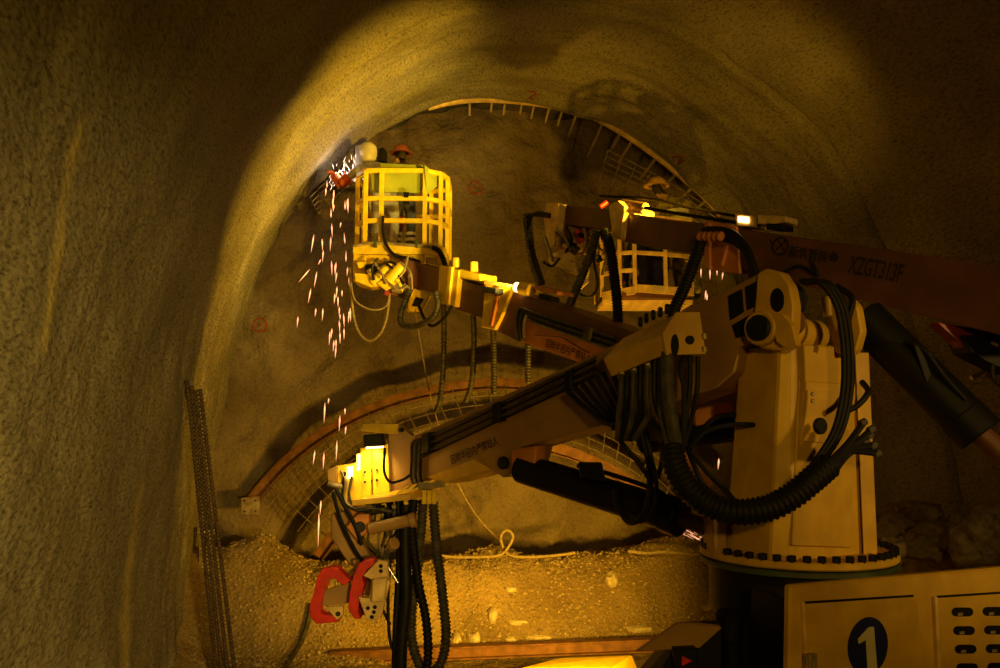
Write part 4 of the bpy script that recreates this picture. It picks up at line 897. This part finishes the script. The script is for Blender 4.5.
for k, pts in enumerate([[(556, 230), (564, 236), (570, 250)], [(566, 226), (572, 240), (566, 252)], [(584, 228), (586, 246), (578, 262), (580, 275)], [(596, 240), (594, 262), (598, 285), (590, 297), (580, 294)], [(604, 236), (606, 256), (602, 275)], [(543, 262), (552, 266), (560, 258)], [(590, 230), (596, 245), (604, 252)]]):
    tube('hose', [F3g.pt(x, y, -0.16) for x, y in pts], 0.016, M_BLACK if k % 2 else M_STEEL, ug, 6, 16)
for k in range(12):
    x = random.uniform(556, 606); y = random.uniform(228, 262); a = random.uniform(0, 6.28); l = random.uniform(3, 6)
    cyl('fitting', F3g.pt(x, y, -0.12), F3g.pt(x + l * math.cos(a), y + l * math.sin(a), -0.16), random.uniform(0.015, 0.032), (M_PALE, M_BSTEEL, M_STEEL, M_PALE)[k % 4], ug, seg=8)
# ------------------------------------------------------------------ right basket
rk = thing('work_basket', 'pale yellow basket partly hidden behind the upper boom', 'work basket', P(650, 305, 10.9))
RD = 10.75
f2 = [P(602, 300, 11.0), P(620, 300, RD - 0.05), P(635, 300, RD - 0.1), P(666, 300, RD + 0.02), P(692, 300, RD + 0.2)]
f2 = [Vector((p.x, p.y, 0)) for p in f2]; b2 = [f2[0] + FH * 0.7, f2[2] + FH * 1.0, f2[4] + FH * 0.8]
Z2 = zr(294, RD)
basket(rk, f2, b2, zr(216, RD), zr(253, RD), zr(271, RD), Z2, (0, 1), M_PALE, 0.05)
l2 = f2 + b2[::-1]
obj('deck', prism([p + Z * (Z2 - 0.05) for p in l2], Z * 0.06), M_BROWN, rk, bevel=0.004)
FB2 = Fr(f2[2], (f2[4] - f2[2]).cross(Z)); FB2.n = FB2.n if FB2.n.dot(FH) > 0 else -FB2.n
tb2 = slab('toe_board', FB2, [(638, 284), (692, 288), (694, 296), (638, 292)], -0.05, -0.02, M_PALE, rk, 0.003)
text('toe_text', 'RIF', FB2, (653, 291), (667, 292), -0.055, M_WHITE, tb2, hpx=6)
FB3 = Fr(f2[0], (f2[2] - f2[0]).cross(Z)); FB3.n = FB3.n if FB3.n.dot(FH) > 0 else -FB3.n
slab('toe_board', FB3, [(602, 292), (634, 286), (634, 294), (602, 301)], -0.05, -0.02, M_PALE, rk, 0.003)
for k in range(5):
    a = f2[0].lerp(f2[0] + FH * 0.7, k / 5) + Z * (Z2 - 0.08 ); b = f2[4].lerp(f2[4] + FH * 0.8, k / 5) + Z * (Z2 - 0.08)
    bar('floor_slat', a - FH * 0.02, b - FH * 0.02, 0.07, 0.06, M_PALE, rk)
bar('basket_arm', P(670, 236, 11.3), P(775, 248, 9.0), 0.16, 0.16, M_BROWN, rk)
# ------------------------------------------------------------------ people
def person(name, label, base, yaw, J, mats, props):
    """J: joint name -> (x, y, z, radius) ; one skin-grown body"""
    root = thing(name, label, 'person', base)
    rot = Matrix.Rotation(-YAW + yaw, 4, 'Z')
    names = list(J); idx = {n: k for k, n in enumerate(names)}
    E = [('pelvis', 'belly'), ('belly', 'chest'), ('chest', 'neck'), ('neck', 'jaw'), ('jaw', 'head'), ('head', 'crown'), ('head', 'nose')]
    for s in 'LR': E += [('chest', 'sho' + s), ('sho' + s, 'elb' + s), ('elb' + s, 'wri' + s), ('wri' + s, 'palm' + s), ('pelvis', 'hip' + s), ('hip' + s, 'kne' + s), ('kne' + s, 'ank' + s), ('ank' + s, 'toe' + s)]
    V = [Vector(J[n][:3]) for n in names]; R = [J[n][3] for n in names]; EE = [(idx[a], idx[b]) for a, b in E]
    # five fingers on each palm
    for s in 'LR':
        w_ = Vector(J['wri' + s][:3]); p_ = Vector(J['palm' + s][:3]); d = (p_ - w_).normalized(); u, v = frame_of(d)
        for k in range(5):
            ln = (0.075, 0.09, 0.095, 0.085, 0.065)[k]; sp = (k - 2) * 0.019
            r0 = p_ + u * sp + (d * -0.035 if k == 0 else d * 0.0)
            dv_ = (d + u * (-0.75 if k == 0 else (k - 2) * 0.08)).normalized()
            q1 = r0 + dv_ * ln * 0.5; q2 = r0 + dv_ * ln * 0.9 + v * 0.03
            n0 = len(V); V += [q1, q2]; R += [0.0095, 0.008]; EE += [(idx['palm' + s], n0), (n0, n0 + 1)]
    me = bpy.data.meshes.new('body'); me.from_pydata([v[:] for v in V], EE, []); o = bpy.data.objects.new('body', me); COL.objects.link(o)
    sk = o.modifiers.new('skin', 'SKIN'); sk.use_smooth_shade = True
    for k, r in enumerate(R): me.skin_vertices[0].data[k].radius = (r, r)
    me.skin_vertices[0].data[idx['pelvis']].use_root = True
    o.modifiers.new('sub', 'SUBSURF').levels = 2
    bpy.context.view_layer.update()
    nm = bpy.data.meshes.new_from_object(o.evaluated_get(bpy.context.evaluated_depsgraph_get())); bpy.data.objects.remove(o)
    for m in mats + [M_HAIR]: nm.materials.append(m)
    segs = []
    for a, b in EE:
        na = names[a] if a < len(names) else 'finger'; nb = names[b] if b < len(names) else 'finger'
        if 'finger' in (na, nb) or nb.startswith('palm'): k = 3
        elif nb in ('jaw', 'head', 'crown', 'nose'): k = 2
        elif nb.startswith('toe'): k = 4
        elif nb[:3] in ('hip', 'kne', 'ank'): k = 1
        else: k = 0
        segs.append((V[a], V[b], k))
    for p in nm.polygons:
        c = p.center; best = 9; bk_ = 0
        for a, b, k in segs:
            e = b - a; t = max(0, min(1, (c - a).dot(e) / max(e.dot(e), 1e-9))); dd = (c - a - e * t).length
            if dd < best - 1e-5: best = dd; bk_ = k
        if bk_ == 2 and c.z > J['jaw'][2] - 0.02 and c.y < J['head'][1] + 0.03: bk_ = 5
        p.material_index = bk_; p.use_smooth = True
    nm.transform(rot)
    b = bpy.data.objects.new('body', nm); COL.objects.link(b); b.parent = root
    for f in props:
        f(root, lambda q: Vector(base) + rot @ Vector(q), rot, Vector(base))
    return root
def stand(lean=(0, 0), head=(0, 0), crouch=0.0, arms=None, spread=0.12, h=1.0):
    lx, ly = lean; hx, hy = head; z0 = 0.90 * h - crouch
    J = {}
    J['pelvis'] = (0, 0, z0, 0.135); J['belly'] = (lx * 0.4, ly * 0.4, z0 + 0.2, 0.13); J['chest'] = (lx * 0.8, ly * 0.8, z0 + 0.42 - 0.2 * (lx * lx + ly * ly), 0.145)
    c = J['chest']; J['neck'] = (lx + hx * 0.4, ly + hy * 0.4, c[2] + 0.13, 0.058); n = J['neck']
    J['jaw'] = (n[0] + hx * 0.4, n[1] + hy * 0.4, n[2] + 0.07, 0.07); J['head'] = (n[0] + hx * 0.6, n[1] + hy * 0.6, n[2] + 0.15, 0.092); J['crown'] = (n[0] + hx * 0.8, n[1] + hy * 0.8, n[2] + 0.23, 0.065)
    hd_ = J['head']; J['nose'] = (hd_[0], hd_[1] + 0.105, hd_[2] - 0.03, 0.018)
    for s, sg in (('L', -1), ('R', 1)):
        J['sho' + s] = (c[0] + sg * 0.19, c[1], c[2] + 0.05, 0.075)
        a = (arms or {}).get(s) or ((c[0] + sg * 0.27, c[1] - 0.02, c[2] - 0.23), (c[0] + sg * 0.25, c[1] + 0.15, c[2] - 0.42))
        J['elb' + s] = (*a[0], 0.05); J['wri' + s] = (*a[1], 0.036)
        e = Vector(a[0]); w_ = Vector(a[1]); p_ = w_ + (w_ - e).normalized() * 0.08; J['palm' + s] = (*p_, 0.036)
        J['hip' + s] = (sg * 0.10, 0, z0 - 0.05, 0.105); J['kne' + s] = (sg * spread, 0.06 + crouch * 0.8, 0.48 * h - crouch * 0.3, 0.072)
        J['ank' + s] = (sg * spread, -0.04, 0.09, 0.052); J['toe' + s] = (sg * spread * 1.15, 0.15, 0.045, 0.042)
    return J
def dome(name, c, r, m, root, rot, squash=0.85, brim=True, cut=-0.12):
    bm = bmesh.new(); bmesh.ops.create_uvsphere(bm, u_segments=20, v_segments=12, radius=r)
    bmesh.ops.delete(bm, geom=[v for v in bm.verts if v.co.z < r * cut], context='VERTS')
    for v in bm.verts: v.co = Vector(c) + rot @ Vector((v.co.x * 0.92, v.co.y * 1.12, v.co.z * squash))
    bmesh.ops.solidify(bm, geom=bm.faces[:], thickness=0.006)
    h = obj(name, bm, m, root, smooth=True)
    if brim:
        obj('brim', ring_bm(Vector(c) - Z * r * 0.12, Z, r * 1.22, r * 0.88, 0.012, 24), m, h)
    return h
def band(c, r, m, root, hgt=0.045):
    obj('reflective_band', ring_bm(Vector(c) - Z * hgt / 2, Z, r + 0.012, r - 0.004, hgt, 20), m, root)
# the two welders of the left basket
zdk = ZD + 0.02
def gbase(x, y, d, z): 
    p = P(x, y, d); return Vector((p.x, p.y, z))
J = stand(lean=(-0.26, 0.12), head=(-0.03, 0.06), crouch=0.10, arms={'L': ((-0.66, 0.1, 1.02), (-0.78, 0.22, 1.18)), 'R': ((-0.42, 0.4, 1.12), (-0.62, 0.55, 1.28))})
def welder_props(root, T, rot, base):
    hc = J['head']; 
    dome('welding_hood', T((hc[0], hc[1], hc[2] + 0.0)), 0.165, M_HOOD, root, rot, 1.1, False, -0.95)
    # face shield: a curved shell with a dark window
    bm = bmesh.new(); R = []
    for j in range(7):
        zz = hc[2] + 0.10 - j * 0.055; row = []
        for k in range(9):
            a = math.radians(-70 + 140 * k / 8); row.append(bm.verts.new(T((hc[0] - 0.185 * math.cos(a) , hc[1] + 0.16 * math.sin(a), zz))))
        R.append(row)
    for a, b in zip(R, R[1:]):
        for k in range(8): bm.faces.new((a[k], a[k + 1], b[k + 1], b[k]))
    bmesh.ops.solidify(bm, geom=bm.faces[:], thickness=0.008)
    ms = obj('face_shield', bm, M_HOOD, root, smooth=True)
    hull('shield_window', [T((hc[0] - 0.195 + dx, hc[1] + dy, hc[2] + dz)) for dx in (0, 0.01) for dy in (-0.05, 0.05) for dz in (-0.01, 0.05)], M_NAVY, ms)
    hull('dark_collar', [T((hc[0] + 0.14 + dx, hc[1] + 0.0 + dy, hc[2] - 0.04 + dz)) for dx in (0, 0.13) for dy in (-0.1, 0.1) for dz in (-0.12, 0.12)], M_BSTEEL, root, 0.04)
    e = J['elbL']; w_ = J['wriL']; cyl('welding_gauntlet', T(Vector(J['shoL'][:3]).lerp(Vector(e[:3]), 0.55)), T(e[:3]), 0.085, M_OCLOTH, root, 0.075); cyl('welding_gauntlet', T(e[:3]), T(w_[:3]), 0.07, M_OCLOTH, root, 0.07)
person('person', 'person in a white welding hood reaching out left from the yellow basket', gbase(385, 250, 11.95, zdk), 0, J, [M_WSUIT, M_WSUIT, M_SKIN, M_OCLOTH, M_BSTEEL], [welder_props])
J2_ = stand(lean=(-0.06, 0.1), head=(0.0, 0.02), crouch=0.10, spread=0.10, arms={'L': ((-0.3, 0.25, 1.02), (-0.25, 0.5, 1.15)), 'R': ((0.2, 0.2, 0.98), (0.1, 0.42, 1.1))})
def p2_props(root, T, rot, base):
    h = J2_['head']; dome('helmet', T((h[0], h[1], h[2] + 0.03)), 0.135, M_HELMR, root, rot)
    for s in 'LR':
        a = J2_['ank' + s]; k = J2_['kne' + s]
        for t in (0.35, 0.6): q = Vector(a[:3]).lerp(Vector(k[:3]), t); band(T(q), 0.07, M_REFL, root)
    a, k = Vector(J2_['hipL'][:3]), Vector(J2_['kneL'][:3]); obj('knee_patch', cyl_bm(T(a.lerp(k, 0.55)), T(a.lerp(k, 1.25)), 0.098, 0.088, 16), M_OCLOTH, root, smooth=True)
person('person', 'person in a brown helmet and striped blue-grey trousers behind the green board', gbase(403, 250, 12.05, zdk), 0, J2_, [M_BCLOTH, M_BCLOTH, M_SKIN, M_BSTEEL, M_BSTEEL], [p2_props])
zdk2 = Z2 + 0.02
J3 = stand(lean=(-0.2, -0.02), head=(-0.2, 0.0), crouch=0.08, arms={'L': ((-0.5, 0.15, 1.05), (-0.6, 0.35, 1.2)), 'R': ((0.05, 0.2, 1.02), (-0.2, 0.4, 1.1))})
def p3_props(root, T, rot, base):
    h = J3['head']; dome('helmet', T((h[0], h[1], h[2] + 0.03)), 0.14, M_HELM, root, rot)
    for t in (0.25, 0.7):
        q = Vector(J3['belly'][:3]).lerp(Vector(J3['chest'][:3]), t); band(T(q), 0.155, M_REFL, root)
person('person', 'person in a yellow helmet and mottled olive clothes in the right basket', gbase(688, 280, 11.35, zdk2), 0, J3, [M_CAMO, M_CAMO, M_SKIN, M_SKIN, M_BSTEEL], [p3_props])
J4 = stand(lean=(-0.05, 0.2), head=(0.02, 0.08), crouch=0.62, spread=0.15)
def p4_props(root, T, rot, base):
    h = J4['head']; dome('helmet', T((h[0], h[1], h[2] + 0.03)), 0.14, M_HELMR, root, rot)
person('person', 'person in dark blue workwear crouching in the right basket behind the boom', gbase(652, 280, 11.2, zdk2), 0, J4, [M_BLUE, M_BLUE, M_SKIN, M_SKIN, M_BSTEEL], [p4_props])
# ------------------------------------------------------------------ rebars leaning on the left wall
def rebar(label, a, b, r_):
    bm = tube_bm([a, b], r_, 8, 0, ribs=80, depth=0.38)
    tag(obj('rebar', bm, M_REBAR, None, smooth=60), label, 'rebar', 'rebars leaning on the left wall')
wt = wall_hit(186, 384)[0]; wd_ = (wt - CAM).dot(FWD)
lbls = ['leftmost and tallest rebar of the bundle leaning on the left wall', 'second rebar from the left in the bundle leaning on the left wall', 'third rebar from the left in the bundle leaning on the left wall', 'rightmost rebar of the bundle leaning on the left wall']
tops = [(187, 381), (191.5, 386), (195.5, 390), (200, 389)]; feet = [(218, 690), (224, 692), (230, 692), (237, 690)]
for k in range(4):
    a = P(*tops[k], wd_ - 0.12 - 0.02 * k); g = ground_hit(*feet[k]); rebar(lbls[k], a, g, 0.026)
# small timber trestle by the wall
tr = thing('timber_stand', 'small weathered timber stand on the spoil beside the rebars', 'timber stand', P(196, 560, 11.6))
FT = Fr.face(11.6)
slab('post', FT, [(199, 532), (203, 532), (203, 577), (199, 577)], 0, 0.08, M_GRAV, tr, 0.004); slab('post', FT, [(206, 532), (210, 532), (210, 577), (206, 577)], 0, 0.08, M_GRAV, tr, 0.004); slab('cross_piece', FT, [(197, 529), (213, 530), (213, 534), (197, 533)], -0.03, 0.03, M_STONE, tr, 0.004)
# rusty beams at the foot of the bank
p0 = P(330, 657, 10.7); p1 = P(742, 641, 10.7)
bm_ = thing('steel_beam', 'long rusty steel beam lying along the foot of the bank', 'steel beam', (p0 + p1) / 2)
dz = Z * 0.14
bar('web', p0, p1, 0.03, 0.14, M_RUST, bm_); bar('flange', p0 + Z * 0.07, p1 + Z * 0.07, 0.16, 0.02, M_RUST, bm_); bar('flange', p0 - Z * 0.07, p1 - Z * 0.07, 0.16, 0.02, M_RUST, bm_)
hull('channel_beam', [P(x, y, d) for x, y, d in ((520, 668, 8.6), (560, 658, 9.2), (632, 655, 9.2), (612, 668, 8.6), (520, 690, 8.6), (612, 690, 8.6), (640, 675, 9.2))], M_BASK, None, 0.01)
tag(bpy.data.objects['channel_beam'], 'yellow painted steel plate end lying at the bottom edge of the picture', 'steel plate')
# rock bolt on the right wall
c, nrm = wall_hit(985, 372)
rbt = thing('rock_bolt', 'small rock bolt end sticking out of the right wall', 'rock bolt', c)
cyl('bolt_plate', c - nrm * 0.02, c + nrm * 0.03, 0.07, M_STEEL, rbt, seg=4); cyl('bolt_end', c, c + nrm * 0.22, 0.028, M_CHROME, rbt, seg=10)
# ------------------------------------------------------------------ sparks
def sparks(label, items, m, w_=0.010):
    bm = bmesh.new()
    for x0, y0, x1, y1, d in items:
        a = P(x0, y0, d); b = P(x1, y1, d); ax = b - a; u, v = frame_of(ax); mdl = a + ax * 0.7
        vs = [bm.verts.new(p) for p in (a, mdl + u * w_, mdl + v * w_, mdl - u * w_, mdl - v * w_, b)]
        for k in range(4): bm.faces.new((vs[0], vs[1 + k], vs[1 + (k + 1) % 4])); bm.faces.new((vs[5], vs[1 + (k + 1) % 4], vs[1 + k]))
    o = obj('welding_sparks', bm, m); tag(o, label, 'sparks', kind='stuff')
it = [(311, 253, 314, 234, 11.8), (330, 252, 331, 236, 11.8), (318, 265, 321, 259, 11.8), (298, 283, 310, 269, 11.8), (314, 288, 317, 271, 11.8), (308, 304, 311, 288, 11.8), (335, 275, 335, 264, 11.8), (338, 308, 338, 296, 11.8), (342, 297, 342, 290, 11.8), (315, 317, 316, 308, 11.8), (297, 328, 298, 316, 11.8), (349, 318, 349, 311, 11.8), (331, 339, 332, 328, 11.8), (340, 320, 340, 314, 11.8), (336, 350, 336, 339, 11.8), (333, 352, 334, 340, 11.8), (340, 344, 340, 332, 11.8), (344, 340, 344, 328, 11.8), (329, 346, 330, 331, 11.8), (335, 359, 336, 346, 11.8), (345, 200, 345, 210, 11.8), (333, 212, 334, 204, 11.8), (327, 180, 327, 188, 12), (331, 208, 331, 218, 11.8), (344, 232, 345, 244, 11.8), (346, 250, 346, 262, 11.8), (340, 228, 341, 222, 11.8)]
for k in range(22):
    x = random.uniform(322, 352); y = random.uniform(196, 345); it.append((x, y, x + random.uniform(-1, 1.5), y - random.uniform(8, 16), 11.8))
sparks('falling welding sparks scattered below the left basket', it, M_SPARK)
it = [(324, 424, 325, 402, 11), (336, 462, 337, 440, 11), (339, 432, 340, 415, 11), (313, 465, 315, 450, 11), (323, 470, 324, 452, 11), (318, 548, 319, 512, 11), (345, 435, 346, 426, 11), (320, 515, 321, 500, 11), (328, 404, 329, 398, 11), (345, 415, 345, 408, 11)]
sparks('falling welding sparks in front of the rusty steel arch', it, M_SPARK)
it = [(701, 278, 701, 268, 10.6), (710, 280, 710, 269, 10.6), (705, 300, 706, 290, 10.6), (717, 276, 717, 268, 10.6), (698, 262, 698, 254, 10.6), (707, 304, 707, 293, 10.6), (716, 262, 716, 252, 10.6), (702, 255, 702, 248, 10.6), (722, 280, 723, 272, 10.6), (733, 380, 733, 366, 8), (721, 438, 721, 424, 8), (729, 430, 737, 428, 8), (718, 470, 719, 458, 8)]
sparks('falling sparks to the right of the pale basket', it, M_SPARK)
it = []
for k in range(46):
    x = random.uniform(330, 362); y = random.uniform(152, 176) + (352 - x) * 0.45; l = random.uniform(3, 10); it.append((x, y, x + random.uniform(-3, 3), y + l, 12.2))
sparks('bright burst of welding sparks beside the white hood', it, M_ARC, 0.0045)
it = []
for k in range(30):
    x = random.uniform(684, 716); y = 527 + (x - 684) * 0.6 + random.uniform(-5, 8); l = random.uniform(5, 13); it.append((x, y, x - l, y - l * random.uniform(0.3, 0.9), 6.3))
sparks('spray of fine sparks beside the base of the turret', it, M_SPARK, 0.0018)
# light that the lamps and the welding arc give off
def pt_light(name, loc, power, color, r_=0.05):
    l = bpy.data.lights.new(name, 'POINT'); l.energy = power; l.color = color; l.shadow_soft_size = r_
    o = bpy.data.objects.new(name, l); COL.objects.link(o); o.location = loc
pt_light('welding_arc', P(344, 172, 12.2), 8, (1, 0.85, 0.7))
spot('head_lamp', FHd.pt(373, 451, -0.2), FHd.pt(370, 480, -0.02), 14, 130, (1, 0.66, 0.16), 0.04)
spot('side_lamp', FHd.pt(350, 460, -0.5), FHd.pt(352, 490, -0.2), 6, 110, (1, 0.66, 0.16), 0.03)
spot('boom_lamp', F2.pt(513, 284, -0.2), P(395, 215, 11.3), 330, 80, (1, 0.68, 0.1), 0.06)
